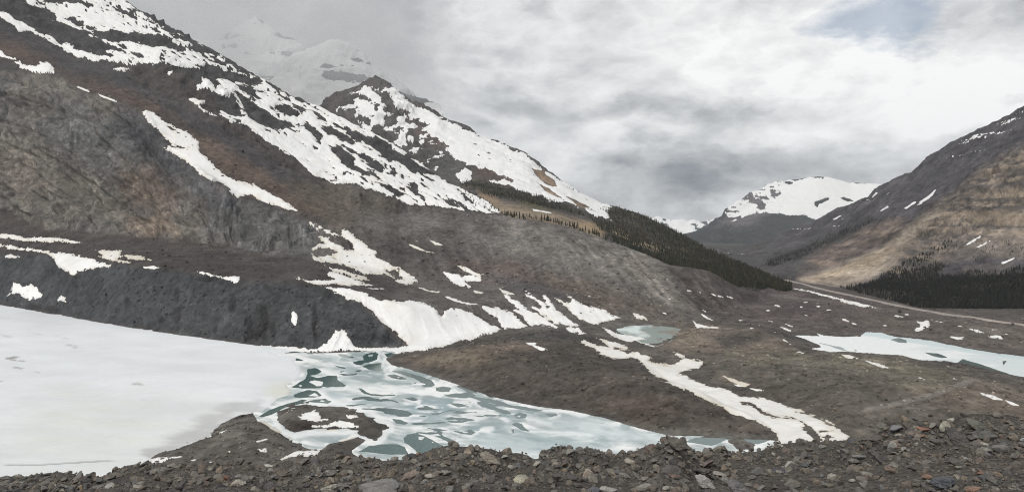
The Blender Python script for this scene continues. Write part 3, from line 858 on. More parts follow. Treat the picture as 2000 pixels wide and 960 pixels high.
patch('long snow-filled stream bed winding down between the brown mound and the plain',
      '1156,655 1180,663 1190,665 1200,668 1215,672 1222,675 1230,683 1250,690 1268,695 1275,698 1265,704 1280,708 1310,713 1320,713 1317,705 1330,703 1335,700 1325,695 1305,684 1325,688 1340,697 '
      '1360,702 1375,705 1370,712 1365,720 1345,722 1332,723 1325,730 1340,734 1360,745 1390,755 1412,757 1430,765 1445,772 1460,773 1490,777 1515,785 1540,795 1570,805 1600,815 1625,825 1635,835 '
      '1642,842 1658,851 1640,870 1525,870 1521,852 1518,846 1500,835 1480,823 1460,815 1440,810 1420,802 1410,795 1390,785 1375,778 1350,765 1325,757 1310,748 1285,735 1270,725 1262,715 1250,705 '
      '1235,697 1222,700 1200,701 1175,692 1165,683 1145,672 1130,665 1145,665 1165,672 1190,678 1175,665',
      ['1445,783 1460,785 1475,790 1490,803 1510,809 1530,814 1555,817 1572,824 1582,832 1594,843 1604,855 1614,862 1595,858 1580,846 1566,834 1574,833 1560,821 1535,817 1510,814 1485,806 1475,795',
       '1545,797 1580,807 1610,817 1632,832 1644,841 1625,832 1600,820 1565,807', '1606,852 1618,848 1630,853 1615,859', '1600,840 1640,840 1600,843', '1448,788 1462,791 1452,792',
       '1222,683 1200,680 1215,686 1240,690'], 0.32, 1.6, name='snow_stream_bed', thick=0.5)
patch('white snow strip along the near side of the small tarn', '1177,638 1195,645 1210,652 1235,655 1265,660 1272,664 1248,665 1262,671 1282,677 1258,670 1240,666 1225,667 1210,663 1195,654 1183,645', jit=0.8)
patch('V-shaped snow drift on the dark valley slope right of the tarn', '1353,625 1362,632 1385,637 1405,638 1412,638 1395,632 1383,625 1405,632 1426,637 1415,642 1395,640 1362,639 1357,633', jit=0.6)
patch('thin slanting snow streak above the V-shaped drift', '1370,613 1385,621 1394,626 1380,623', jit=0.3)
patch('grey dirty snow strip on the plain, right of the snow-filled stream', '1402,728 1420,735 1440,742 1467,750 1455,754 1440,751 1425,743', dirt=0.85, jit=0.6)
patch('thin white snow line under the grey dirty strip on the plain', '1428,748 1445,751 1457,754.5 1440,754', jit=0.3)
patch('thin white snow line just right of the grey dirty strip on the plain', '1460,756 1480,759 1493,762 1478,763.5', jit=0.3)
patch('small T-shaped snow patch on top of the brown mound', '1021,667 1035,668 1050,668 1045,673 1060,678 1073,684.5 1055,684 1040,676', jit=0.6)
patch('long snow strip beside the valley road', '1550,563 1565,564 1590,570 1620,577 1650,585 1680,592 1712,601 1690,599 1660,593 1645,590 1638,584 1610,578 1580,569', jit=0.7)
patch('ragged white snow patch on the valley floor between the road and the far lake', '1785,625 1800,627 1812,625 1819,635 1805,641 1790,646 1784,644 1797,637 1795,631', jit=1.2)
patch('white snow bar on the plain just below the far lake', '1643,692 1660,694 1678,701 1660,701 1648,697', jit=0.5)
patch('slanting white snow bar on the plain, right of the other bar below the far lake', '1690,704 1710,709 1725,713 1744,720 1725,719 1705,712', jit=0.5)
patch('slim white snow line on the plain at far right, longer of a pair', '1912,765 1935,771 1959,780 1940,779 1922,772', jit=0.4)
patch('slim white snow line on the plain at far right, shorter of a pair', '1964,781 1990,791 1975,789', jit=0.4)
patch('flat white snow scrap right of the ragged valley patch, above the far lake', '1857,657 1870,656 1889,659 1870,662', jit=0.5)
patch('twin white snow scraps near the right edge above the far lake', '1919,656 1940,655 1955,654 1959,661 1940,661', jit=0.6)
patch('narrow snow streak above the twin scraps near the right edge', '1889,640 1910,644 1923,649.5 1905,649', jit=0.4)
# snow on the low peninsula in front
patch('long white snow strip along the lower edge of the dark peninsula', '287,898 310,893 340,891 384,885 365,891 330,895 315,901 300,904', jit=0.7, thick=0.3)
patch('short snow dash on the near end of the dark peninsula', '365,900 388,893.5 380,899', jit=0.4, thick=0.3)
patch('curved snow dash right of the short one on the near end of the peninsula', '395,900 415,900 436,892.5 425,899 410,903', jit=0.4, thick=0.3)
patch('two short snow bars side by side in the middle of the dark peninsula', '502,876 520,873.5 521,880.5 508,881', jit=0.6, thick=0.3)
patch('faint snow dot on the dark peninsula, left of the two short bars', '442,880 452,878 449,885', jit=0.4, thick=0.2, dirt=0.2)
patch('small snow dash near the ice edge of the dark peninsula, upper of two', '424,845 443,839.5 432,846', jit=0.3, thick=0.2)
patch('small snow dash near the ice edge of the dark peninsula, lower of two', '406,850 423,849.5 412,853', jit=0.3, thick=0.2)
patch('thin snow sliver under a dark ledge on the peninsula', '495,862 510,858 523,855.5 507,863', jit=0.4, thick=0.2)
patch('white wedge of snow reaching a thin tail across the peninsula by the foreground rocks', '545,896 560,888 575,882 600,880 626,877 620,886 605,891 590,888 570,890 550,899', jit=0.6, thick=0.3, dirt=0.12)
patch('white snow bank in front of the small green pool by the foreground rocks', '688,883 720,881 772,885 765,892 740,897 715,899 700,894', jit=0.6, thick=0.3, dirt=0.1)
patch('flat grey-white frozen pond behind the dark islet', '585,850 600,842 640,839 680,840 701,845 695,855 670,861 640,862 610,858', jit=0.5, thick=0.3, dirt=0.3)
patch('beige frozen channel crossing the dark peninsula', '500,812 530,828 552,838 566,843 588,849 602,858 613,863 605,873 590,866 570,857 548,846 528,836 503,822', jit=0.6, thick=0.3, dirt=0.55)
patch('speckled snow crust on top of the dark islet', ['558,800 575,797 572,802 560,804', '582,812 600,803 612,800 622,806 625,816 640,818 625,823 600,820 590,818', '680,812 697,810 700,814 684,817',
      '612,831 635,828 655,830 630,834', '655,822 690,826 704,832 700,834 670,832 640,828'], jit=1.8, thick=0.25, name='snow_crust', kind='stuff')

# scraps of snow dotted over the valley floor
k = 0
for (sx, sy, sw, sh, sl_) in [(1597, 592, 7, 1.3, 0), (1573, 590, 5, 1.2, 0), (1565, 599, 3, 1.4, 0), (1598, 598, 6, 1.1, 0), (1620, 605, 5, 1.2, 0), (1519, 597, 6, 2.0, 0.2), (1575, 615, 3.5, 2.2, 0),
                             (1755, 617, 9, 2.0, 0.2), (1771, 614.5, 5, 1.3, 0.1), (1650, 624, 8, 1.6, 0.5), (1668, 632, 6, 1.3, 0.4), (1729, 635, 4, 1.3, 0), (1835, 628, 9, 1.3, 0.15), (1876, 637, 5, 1.3, 0.3),
                             (1943, 643, 8, 1.2, 0.1), (1962, 652, 6, 1.1, 0.1), (1535, 642, 11, 1.7, 0.45), (1541, 635, 10, 1.3, 0.4), (1516, 650, 5, 1.1, 0.8), (1540, 669, 12, 2.0, 0.7), (1504, 626, 5, 1.4, 0.4),
                             (1425, 580, 8, 1.4, 0.5), (1400, 577, 13, 1.2, 0.3), (1310, 585, 6, 1.2, 0.5), (1376, 607, 4, 1.0, 0.5), (1298, 611, 4, 1.2, 0.3), (1446, 625, 4, 1.5, 0.2), (1468, 640, 4, 1.2, 0.1),
                             (1500, 606, 4, 1.4, 0.1), (1998, 669, 5, 1.4, 0), (1565, 688, 8, 1.4, 0.2), (1802, 739, 7, 1.0, 0.4), (1864, 739, 4, 1.6, 0.4), (1885, 747, 3.5, 1.6, 0.3), (1690, 573, 3, 1.0, 0.0),
                             (1345, 567, 6, 0.9, 0.3), (1365, 570, 5, 0.9, 0.3), (1445, 548, 14, 0.9, 0.12), (1150, 578, 4, 1.2, 0.3), (690, 470, 6, 1.2, 0.5), (814, 470, 3, 1.0, 0.5)]:
    t_ = np.linspace(0, 2 * np.pi, 10)[:-1]
    pol = np.stack([sx + sw * np.cos(t_) * (1 + 0.25 * np.sin(3 * t_ + k)), sy + 0.85 * sh * np.sin(t_) * (1 + 0.4 * np.cos(2 * t_ + k)) + sl_ * sw * np.cos(t_) * 0.9], -1)
    S = S_of([pol], (), 0.55)
    where = ('on the slope of the grey moraine' if sx < 1300 else 'on the dark slope above the small tarn' if sx < 1510 and sy < 650 else 'beside the valley road' if sy < 610 else
             'on the flat between the road and the far lake' if sy < 656 else 'on the brown plain below the far lake')
    if snow_cover('snow_scrap', S, 0.84, 0.05, label='small white scrap of old snow ' + where, cat='snow scrap', group='snow scraps ' + where, rate=0.35):
        k += 1

# ================================================================== LAKE: water, ice, snow-covered ice
mw, nt, b = new_mat('melt_water')
b.inputs['Base Color'].default_value = (*lin(62, 90, 88), 1)
b.inputs['Roughness'].default_value = 0.12
b.inputs['Specular IOR Level'].default_value = 0.5
co = nt.n('ShaderNodeTexCoord').outputs['Object']
bp = nt.n('ShaderNodeBump'); bp.inputs['Strength'].default_value = 0.04; bp.inputs['Distance'].default_value = 0.3
nt.link(nt.noise(co, 0.8, 3).outputs[0], bp.inputs['Height']); nt.link(bp.outputs[0], b.inputs['Normal'])


def water(name, pts):
    V = np.array([[(x - 1000) / F * (H * F / (y - HOR)), H * F / (y - HOR), 0.0] for x, y in pts])
    me = bpy.data.meshes.new(name)
    me.from_pydata([tuple(v) for v in V], [], [tuple(range(len(V)))])
    me.materials.append(mw)
    return add_obj(name, me, kind='structure')


water('lake', [(-260, 545), (560, 662), (840, 662), (1100, 790), (1560, 840), (1600, 980), (-260, 980)])
water('far_lake', [(1520, 645), (1680, 636), (2180, 700), (2180, 800), (1900, 740), (1600, 700)])
water('tarn', [(1195, 630), (1335, 630), (1335, 680), (1195, 662)])


def flat_sheet(name, x0, x1, y0, y1, stepx, stepy, Sfun, colfun, mat, rate=0.06, hmax=0.35, base=0.0, **kw):
    xs = np.arange(x0, x1 + 0.1, stepx); ys = np.arange(y1, y0 - 0.1, -stepy)
    gx, gy = np.meshgrid(xs, ys)
    d = H * F / (gy - HOR)
    V = unproject(gx, gy, d)
    S = Sfun(gx, gy, V)
    V[..., 2] = base + np.clip(S * rate, -0.5, hmax)
    q = grid_quads(*gx.shape)
    q = q[(S.ravel()[q] > -3).all(1) & (S.ravel()[q] > 0).any(1)]
    me = sub_mesh(name, V.reshape(-1, 3), q, np.clip(colfun(gx, gy, V, S).reshape(-1, 3), 0.02, 0.9))
    return add_obj(name, me, mat=mat, **kw)


# --- the wide snow-covered ice on the left
FIELD = P('-300,560 0,590 150,618 300,643 500,671 560,677 600,684 530,690 560,694 580,697 576,706 584,716 590,727 582,737 572,744 560,752 570,762 562,774 545,778 528,792 512,803 497,799 480,800 455,807 430,820 420,832 '
          '405,845 390,858 370,864 340,871 320,880 298,890 276,903 250,960 -300,960')


def S_field(gx, gy, V):
    return sd(gx, gy, FIELD) + 10 * sst(520, 480, gx) * sst(780, 800, gy) + 2.2 * fbm(V[..., 0] / 9, V[..., 1] / 14, oct=4, seed=201) * sst(420, 560, gx)


def C_field(gx, gy, V, S):
    n = fbm(gx / 260 + gy / 900, gy / 34 - gx / 700, oct=4, seed=205)
    n2 = fbm(gx / 90, gy / 9 - gx / 160, oct=4, seed=207)
    c = np.zeros(gx.shape + (3,)) + np.array([0.70, 0.722, 0.745])
    c = c * (1 + 0.055 * n[..., None] + 0.04 * n2[..., None])
    n3 = fbm(gx / 16, gy / 2.6 - gx / 60, oct=4, seed=209)
    low = sst(770, 900, gy) * sst(560, 100, gx)
    c = paint(c, 0.45 * low * (0.6 + 0.4 * n), lin(206, 206, 196))
    c = paint(c, 0.5 * soft(gx, gy, P('120,760 300,770 450,800 400,840 250,870 80,860 60,800'), 60) * (0.5 + 0.5 * n2), lin(200, 199, 186))
    c = paint(c, 0.6 * sst(0.3, 1.0, np.exp(-((gx - 560) / 60) ** 2 - ((gy - 765) / 26) ** 2)), lin(206, 205, 190))
    for (ex, ey, er, eh, st_) in [(30, 702, 22, 5.5, 0.75), (35, 720, 20, 3, 0.5), (72, 728, 14, 2, 0.35), (145, 677, 22, 3.5, 0.5), (0, 745, 8, 3, 0.5), (270, 752, 16, 4, 0.4), (285, 732, 10, 2, 0.3), (5, 655, 22, 4, 0.25), (100, 657, 60, 2, 0.2)]:
        w = np.exp(-((gx - ex) / er) ** 2 - ((gy - ey - 0.15 * (gx - ex)) / eh) ** 2)
        c = paint(c, sst(0.3, 0.7, w * (0.75 + 0.6 * n3)) * st_, lin(120, 114, 106))
    # grit near the peninsula
    g = sst(26, 2, np.abs(sd(gx, gy, P('500,798 455,803 415,828 400,850 340,874 300,893 340,868 395,840 410,825 440,808 470,800'))) + 12 * n2)
    c = paint(c, 0.35 * g, lin(120, 116, 110))
    crackl = np.abs(gy - (906 + 3.0 * np.sin(gx / 40.0) - 0.02 * (gx - 150)) + 1.5 * n2)
    c = paint(c, 0.7 * sst(1.6, 0.3, crackl) * sst(0, 20, gx) * sst(240, 200, gx), lin(105, 104, 100))
    return c


flat_sheet('snowy_lake_ice', -160, 640, 572, 950, 3.0, 2.0, S_field, C_field, MAT_SNOW, rate=0.12, hmax=0.6, base=0.02, kind='structure')

# --- thin swirled ice of the lake
LEADS = [P(s) for s in (
    '565,698 580,699 597,704 580,705 570,702', '533,687 550,685 590,683 622,686 612,689 570,689', '660,691 675,692 693,697 680,699 668,697',
    '689,707 700,704 712,703 708,695 715,690 730,688 739,690 736,700 728,705 712,708 705,712 695,711', '709,716 720,710 735,708 745,709 744,718 749,724 735,724 720,721',
    '600,720 615,718 629,724 620,730 605,733 620,738 640,733 658,733 660,742 676,752 672,755 655,755 640,756 632,754 625,757 610,758 590,758 570,755 580,748 595,740 600,730',
    '572,770 585,765 600,760 620,762 629,772 615,776 590,776 575,775', '597,783 615,780 635,777 648,783 640,788 625,786',
    '505,813 520,803 545,793 570,785 590,779 602,780 590,786 560,794 530,809 512,814', '697,757 707,758 715,765 725,768 772,771 750,773 722,771 712,769',
    '756,732 770,730 785,735 797,740 780,740 765,737', '765,725 780,722 800,727 822,734 842,741 851,752 840,754 825,745 808,738 790,732', '802,743 820,750 846,755 830,755 812,749',
    '852,757 865,754 881,757 877,764 862,765 852,762', '790,777 805,775 821,780 808,782', '865,772 890,767 915,765 932,772 910,777 885,775', '668,791 690,789 722,787 690,793',
    '698,797 740,796 775,797 800,803 809,808 798,813 780,813 760,806 735,801', '765,817 780,818 800,825 790,829 775,826', '798,826 840,824 876,823 845,828 810,829',
    '868,817 880,813 900,815 932,819 915,822 905,825 880,824', '823,832 850,836 873,840 850,840', '813,844 840,843 862,845 840,848', '888,841 905,843 920,837 930,844 920,848 900,846',
    '931,787 945,786 965,793 990,800 999,808 985,807 960,799 940,792', '1003,810 1015,805 1029,808 1026,815 1010,817', '999,827 1008,824 1020,828 1033,841 1020,839 1005,832', '999,840 1003,837 1003,844',
    '889,752 905,753 920,760 937,769 920,766 900,759', '879,787 895,787 917,792 895,794', '1067,808 1085,806 1091,811 1075,814', '884,805 910,803 932,804 905,807', '923,811 950,811 940,814',
    '848,850 865,849 885,858 907,869 880,864', '700,881 720,870 745,867 775,866 790,872 798,886 770,887 730,883', '787,855 795,848 810,845 830,850 850,862 864,870 855,885 835,895 822,888 803,872 790,862',
    '1335,862 1360,853 1420,853 1505,858 1480,867 1440,864 1420,858 1390,870 1360,866', '640,688 680,684 740,685 736,687 690,687', '900,770 960,778 1000,790 1060,800 1050,803 990,795 940,782', '748,690 765,689 772,692 757,697')]
FLOES = [P(s) for s in ('605,745 615,742 631,746 630,753 618,754', '602,772 615,767 623,773', '718,692 730,691 727,696 720,696', '770,734 782,735 778,737', '866,819 890,818 905,821 885,822', '818,852 828,853 824,858 818,857',
                        '838,860 848,862 845,865', '1008,812 1018,810 1015,814', '583,752 590,752 588,755', '633,783 620,783 628,781', '900,842 912,841 915,844 905,845', '578,720 595,720 590,727 576,727')]


def S_ice(gx, gy, V):
    n = fbm(V[..., 0] / 6, V[..., 1] / 9, oct=4, seed=211)
    S = np.minimum(sdb(gx, gy, LAKE, 40) + 1.0, -sdb(gx, gy, FIELD, 30) + 5)
    S = np.minimum(S, -np.maximum(sdb(gx, gy, PENIN, 30), sdb(gx, gy, ISLE, 30)) + 3)
    for p_ in LEADS:
        S = np.minimum(S, -sdb(gx, gy, p_))
    for p_ in FLOES:
        S = np.maximum(S, sdb(gx, gy, p_))
    # more small meandering leads between the traced ones
    m1 = fbm((gx + 26 * fbm(gx / 70, gy / 26, oct=2, seed=216)) / 74 + gy / 200, (gy + 7 * fbm(gx / 60, gy / 30, oct=2, seed=217)) / 8.5 - gx / 80, oct=3, seed=215)
    zone = soft(gx, gy, P('640,700 760,700 900,755 1000,785 1050,815 900,860 780,850 700,790 640,780'), 20)
    S = np.minimum(S, 12 * (0.68 - m1 * zone))
    return S + 1.1 * n


def C_ice(gx, gy, V, S):
    wxn = fbm(gx / 90, gy / 30, oct=3, seed=221) * 30
    sw = fbm((gx + wxn) / 120, (gy + wxn * 0.25 - gx * 0.1) / 15, oct=5, seed=223)
    sw2 = fbm((gx + wxn) / 40, (gy + wxn * 0.2 - gx * 0.12) / 5.5, oct=4, seed=225)
    ice = lin(198, 203, 203); wht = lin(236, 237, 236); gry = lin(150, 161, 164)
    c = np.zeros(gx.shape + (3,)) + ice
    c = paint(c, sst(-0.05, 0.5, sw + 0.35 * sw2), wht)
    c = paint(c, sst(0.05, 0.6, -sw - 0.3 * sw2) * 0.85, gry)
    for s_, fe, rgb, st_ in [('760,800 830,780 880,785 885,805 860,820 800,822 770,812', 12, (142, 160, 168), 0.8), ('640,760 700,775 760,785 740,792 670,788 640,775', 10, (150, 166, 172), 0.7),
                             ('930,830 1000,845 1100,850 1200,870 1100,895 950,880 900,855', 18, (160, 176, 180), 0.75), ('640,700 700,705 690,725 650,722', 12, (172, 184, 188), 0.7),
                             ('1050,820 1150,815 1280,845 1330,870 1200,860 1100,840', 14, (216, 224, 224), 0.7), ('620,735 700,740 800,745 780,760 680,755', 8, (160, 176, 176), 0.5)]:
        c = paint(c, sst(-fe, fe, sdb(gx, gy, P(s_), 40) + 5 * sw2) * st_, lin(*rgb))
    rim = sst(9, 2, S) * sst(-1.5, 1.5, sw2 + 0.9)
    thin = fbm((gx + wxn) / 34, gy / 9, oct=3, seed=227)
    c = paint(c, sst(16, 1, S) * sst(0.0, 0.5, thin) * 0.5, lin(126, 147, 148))
    c = paint(c, rim * sst(0.25, -0.35, thin) * 0.9, wht)
    c = paint(c, 0.8 * sst(10, 2, np.abs(sdb(gx, gy, ISLE, 30) + 5)), wht)
    return c * (1 + 0.05 * sw2[..., None])


mi, nt, b = new_mat('lake_ice')
at = nt.n('ShaderNodeAttribute', attribute_name='Col')
co = nt.n('ShaderNodeTexCoord').outputs['Object']
nz = nt.noise(co, 0.22, 6, 0.6)
f = nt.ramp(nz.outputs[0], [(0.3, (0.9, 0.92, 0.93)), (0.7, (1.05, 1.05, 1.05))])
nt.link(nt.mix(1.0, at.outputs['Color'], f, 'MULTIPLY'), b.inputs['Base Color'])
b.inputs['Roughness'].default_value = 0.45
b.inputs['Specular IOR Level'].default_value = 0.3
flat_sheet('lake_ice', 490, 1560, 680, 925, 1.8, 1.2, S_ice, C_ice, mi, rate=0.03, hmax=0.10, base=0.0, kind='structure')

CH = [P(s) for s in ('1578,661 1600,668 1630,675 1662,686 1645,684 1620,675 1600,670', '1805,687 1830,689 1852,697 1840,699 1820,695', '1739,663 1755,659 1771,664 1771,669 1755,668', '1880,700 1920,712 1970,729 1960,733 1920,724 1870,708',
                     '1625,672 1640,676 1655,681 1640,678', '1668,681 1674,684 1672,686', '1958,705 1966,704 1960,712')]


def S_far(gx, gy, V):
    n = fbm(V[..., 0] / 7, V[..., 1] / 12, oct=4, seed=231)
    S = sdb(gx, gy, FARLAKE, 30) + 0.5
    for p_ in CH:
        S = np.minimum(S, -sdb(gx, gy, p_))
    return S + 0.8 * n


def C_far(gx, gy, V, S):
    n = fbm(gx / 120, gy / 8, oct=4, seed=235)
    c = np.zeros(gx.shape + (3,)) + lin(229, 231, 230)
    c = paint(c, sst(-0.6, 0.6, n + (gx - 1870) / 130) * 0.7, lin(200, 210, 211))
    c = paint(c, sst(5, 0, gy - (655 + (gx - 1700) * 0.15) + 3 * n) * 0.7, lin(190, 205, 208))
    return c


flat_sheet('far_lake_ice', 1540, 2170, 640, 790, 1.5, 0.9, S_far, C_far, mi, rate=0.05, hmax=0.15, kind='structure')


def S_tarn(gx, gy, V):
    n = fbm(V[..., 0] / 7, V[..., 1] / 12, oct=4, seed=241)
    return sdb(gx, gy, TARN, 20) + 4.0 * n + 1


def C_tarn(gx, gy, V, S):
    n = fbm(V[..., 0] / 9, V[..., 1] / 16, oct=4, seed=243)
    w = sst(-6, 6, sdb(gx, gy, P('1198,641 1210,637 1230,635 1260,632 1272,635 1252,640 1250,648 1268,656 1250,660 1235,652 1220,650 1205,646'), 20) + 4 * n)
    c = paint(np.zeros(gx.shape + (3,)) + lin(132, 142, 138), sst(-0.1, 0.4, n) * 0.8, lin(122, 112, 98))
    return paint(c, w, lin(210, 220, 218))


flat_sheet('tarn_ice', 1190, 1340, 626, 680, 1.5, 0.8, S_tarn, C_tarn, mi, rate=0.05, hmax=0.12, base=0.03, kind='structure')

# ================================================================== THE FAR LAND


def far_land(name, curves, x0, x1, step, rows, colour, rough, back, smooth_frac=0.3, aniso=None, blur=2):
    V, gx, gy = loft(curves, x0, x1, step, rows, back=back, blur=blur)
    n = grid_normals(V)
    n = np.stack([blur_rows(blur_rows(n[..., k], 3, 0), 3, 1) for k in range(3)], -1)
    n /= np.linalg.norm(n, axis=-1, keepdims=True)
    disp, sm = rough(V, gx, gy)
    VS_ = V + n * sm[..., None]
    V = V + n * disp[..., None]
    gx, gy = project(V)
    col = colour(V, gx, gy)
    me = make_mesh(name, V.reshape(-1, 3), grid_quads(*gx.shape), np.clip(col.reshape(-1, 3), 0.01, 0.7))
    add_obj(name, me, mat=MAT_FAR, kind='structure')
    return dict(V=V, VS=VS_, n=n, px=gx, py=gy, name=name)


def far_snow(L, name, S, h=3.0, rate=0.6, white=0.74, dirt=0.0, **kw):
    q = grid_quads(*S.shape)
    q = q[(S.ravel()[q] > -3).all(1) & (S.ravel()[q] > 0).any(1)]
    if len(q) < 1:
        return None
    w = sst(1, 6, S)[..., None] * 0.7
    base = L['V'] * (1 - w) + L['VS'] * w
    lift = np.maximum(0, ((L['V'] - base) * L['n']).sum(-1))
    V = base + L['n'] * (np.clip(S * rate, -2, h) + lift)[..., None]
    col = np.zeros((V.size // 3, 3)) + (white * (1 - dirt) + lin(206, 196, 178) * dirt)
    me = sub_mesh(name, V.reshape(-1, 3), q, col)
    return add_obj(name, me, mat=MAT_SNOW, **kw)


def skirt(curve):
    a = P(curve)
    a[:, 1] += 26; a[:, 2] *= 0.995
    return a


# --- second mountain, behind the long slope, forested on its right foot
B_foot = '480,430,1700 700,440,1600 900,432,1420 960,424,1260 1000,432,1220 1100,450,1190 1200,486,1150 1260,508,1110 1310,530,1075 1385,541,1040 1440,560,1060 1500,566,1100 1560,566,1160'
B_low = '480,400,1900 700,410,1800 900,395,1640 960,392,1560 1000,398,1520 1100,424,1420 1200,468,1300 1260,494,1230 1310,512,1190 1385,534,1150 1440,548,1140 1500,560,1150 1560,562,1200'
B_mid = '480,330,2300 640,330,2300 800,340,2250 900,350,2150 1000,372,2000 1100,400,1850 1200,442,1650 1300,484,1500 1385,520,1330 1440,538,1250 1500,555,1200 1560,558,1240'
B_ridge = '480,300,2700 560,258,2750 640,206,2800 660,192,2810 680,178,2820 700,170,2830 716,158,2840 733,149,2850 748,158,2850 760,166,2850 800,200,2830 870,235,2780 960,276,2700 1020,301,2620 1060,330,2560 1100,356,2500 1140,380,2420 1170,396,2350 1200,402,2300 1260,421,2150 1320,451,1950 1380,486,1700 1440,512,1480 1500,540,1300 1540,556,1230 1560,556,1260'


def rough_B(V, gx, gy):
    X, Y, Z = V[..., 0], V[..., 1], V[..., 2]
    hi = sst(430, 330, gy)
    b = fbm(X / 300, Y / 300, Z / 300, 4, 0.5, 301)
    r = fbm(X / 110, Y / 110, Z / 110, 5, 0.55, 303, ridged=True)
    left = sst(900, 780, gx)
    return 10 * b * (0.3 + hi) + (7 + 14 * left) * r * hi + 2.0 * fbm(X / 40, Y / 40, Z / 40, 3, 0.5, 305), 10 * b * (0.3 + hi) + 3 * r * hi


B_FOREST = P('1165,400 1200,403 1260,421 1320,451 1380,486 1440,512 1545,558 1545,572 1480,566 1400,552 1330,526 1270,503 1215,476 1180,458 1165,440 1150,424 1110,416 1060,404 1010,392 975,386 930,372 900,362 '
             '905,352 960,358 1010,372 1050,384 1090,396 1130,412 1170,426 1190,430')


def col_B(V, gx, gy):
    X, Y, Z = V[..., 0], V[..., 1], V[..., 2]
    n = fbm(X / 60, Y / 60, Z / 60, 5, 0.55, 311); n2 = fbm(X / 20, Y / 20, Z / 20, 4, 0.55, 313)
    c = np.zeros(V.shape) + lin(84, 80, 79)
    c = paint(c, sst(-14, 14, sdb(gx, gy, P('790,220 900,280 1000,340 1010,370 930,350 850,300'), 40) + 10 * n) * 0.8, lin(96, 80, 74))
    c = paint(c, sst(-10, 10, sdb(gx, gy, P('840,290 900,300 930,330 920,370 850,340'), 40) + 10 * n) * 0.8, lin(84, 84, 82))
    for s_ in ('1038,328 1060,333 1082,352 1088,364 1070,361 1050,346', '1052,358 1075,370 1097,386 1080,382 1062,370', '1105,383 1140,397 1160,408 1130,402', '930,370 960,378 985,400 965,402 940,388'):
        c = paint(c, sst(-4, 4, sdb(gx, gy, P(s_), 20) + 3 * n2), lin(138, 116, 90))
    c = paint(c, sst(-7, 7, sdb(gx, gy, P('955,392 1000,397 1060,408 1120,424 1165,440 1180,455 1150,470 1100,455 1000,440 960,432'), 30) + 3 * n2), lin(136, 120, 98))
    c = paint(c, sst(-5, 5, sdb(gx, gy, P('1120,428 1160,432 1190,452 1170,462 1135,446'), 30) + 5 * n2), lin(158, 134, 100))
    c = paint(c, sst(-5, 5, sdb(gx, gy, P('1010,386 1060,392 1090,408 1060,412 1015,400'), 30) + 5 * n2), lin(98, 92, 62))
    c = paint(c, sst(-4, 4, sdb(gx, gy, P('1262,492 1300,505 1345,525 1320,532 1280,515 1255,505'), 30) + 3 * n2), lin(134, 116, 98))
    fo = sst(-8, 8, sdb(gx, gy, B_FOREST, 30) + 6 * n2)
    c = paint(c, fo * 0.9, lin(54, 52, 42))
    c = paint(c, fo * sst(0.35, 0.9, n + 0.5 * n2) * 0.6, lin(104, 92, 72))
    for s_ in ('1240,468 1290,482 1296,490 1260,484 1238,474', '1200,450 1225,458 1222,464 1202,458'):
        c = paint(c, sst(-3, 3, sdb(gx, gy, P(s_), 20) + 5 * n2), lin(170, 150, 120))
    return 1.0 * (0.25 * c.mean(-1, keepdims=True) + 0.75 * c) * (1 + 0.2 * n2[..., None] + 0.12 * n[..., None])


LB = far_land('snowy_peak', [skirt(B_foot), B_foot, B_low, B_mid, B_ridge], 500, 1560, 2.0, 180, col_B, rough_B, [(20, -4), (120, -60), (500, -320)])
gx, gy = LB['px'], LB['py']
XB, ZB = LB['V'][..., 0], LB['V'][..., 2]
nb1 = fbm((0.86 * XB - 0.5 * ZB) / 60, (0.5 * XB + 0.86 * ZB) / 12, None, 5, 0.66, 321)
nb2 = fbm(XB / 20, ZB / 20, None, 5, 0.7, 323)
SB_MAIN = P('690,181 702,172 716,166 728,172 742,178 752,172 768,172 800,198 870,233 960,274 1020,298 1060,328 1100,354 1140,378 1172,394 1200,400 1185,408 1195,432 1180,428 1150,412 1110,396 1080,391 1060,386 1040,377 1015,372 '
            '985,362 955,352 985,350 1000,353 980,341 950,331 930,326 905,316 885,306 870,291 880,286 862,276 850,269 835,259 825,251 835,246 815,233 800,223 780,213 770,201 760,191 745,196 750,206 730,201 718,191 705,186')
S = sdb(gx, gy, SB_MAIN) + 6.5 * nb2
for s_ in ('1038,328 1060,333 1082,352 1088,364 1070,361 1050,346', '1052,358 1075,370 1097,386 1080,382 1062,370', '1105,383 1140,397 1160,408 1130,402', '730,170 745,168 760,185 770,200 750,195 735,182'):
    S = np.minimum(S, -sdb(gx, gy, P(s_)) + 2 * nb2)
S = np.minimum(S, 11 * (0.40 - nb1 - 0.25 * nb2) + 5 * sst(330, 230, gy + 0.0 * gx) * sst(760, 860, gx) + 3)
face = sdb(gx, gy, P('650,205 690,182 740,165 780,205 830,250 870,290 850,330 780,300 700,262'))
nb3 = fbm((XB + 0.3 * ZB) / 42, (ZB - 0.3 * XB) / 30, None, 5, 0.66, 325)
far_snow(LB, 'snow_dusting', np.clip(np.minimum(face + 4, 10 * (nb3 - 0.34)), -14, 6), label='broken snow dusting the dark rocky left face of the second mountain', cat='snow dusting', kind='stuff')
far_snow(LB, 'snow_cover', S, label='snow cover over the right flank of the second mountain, under the cloud', cat='snow cover', kind='stuff')
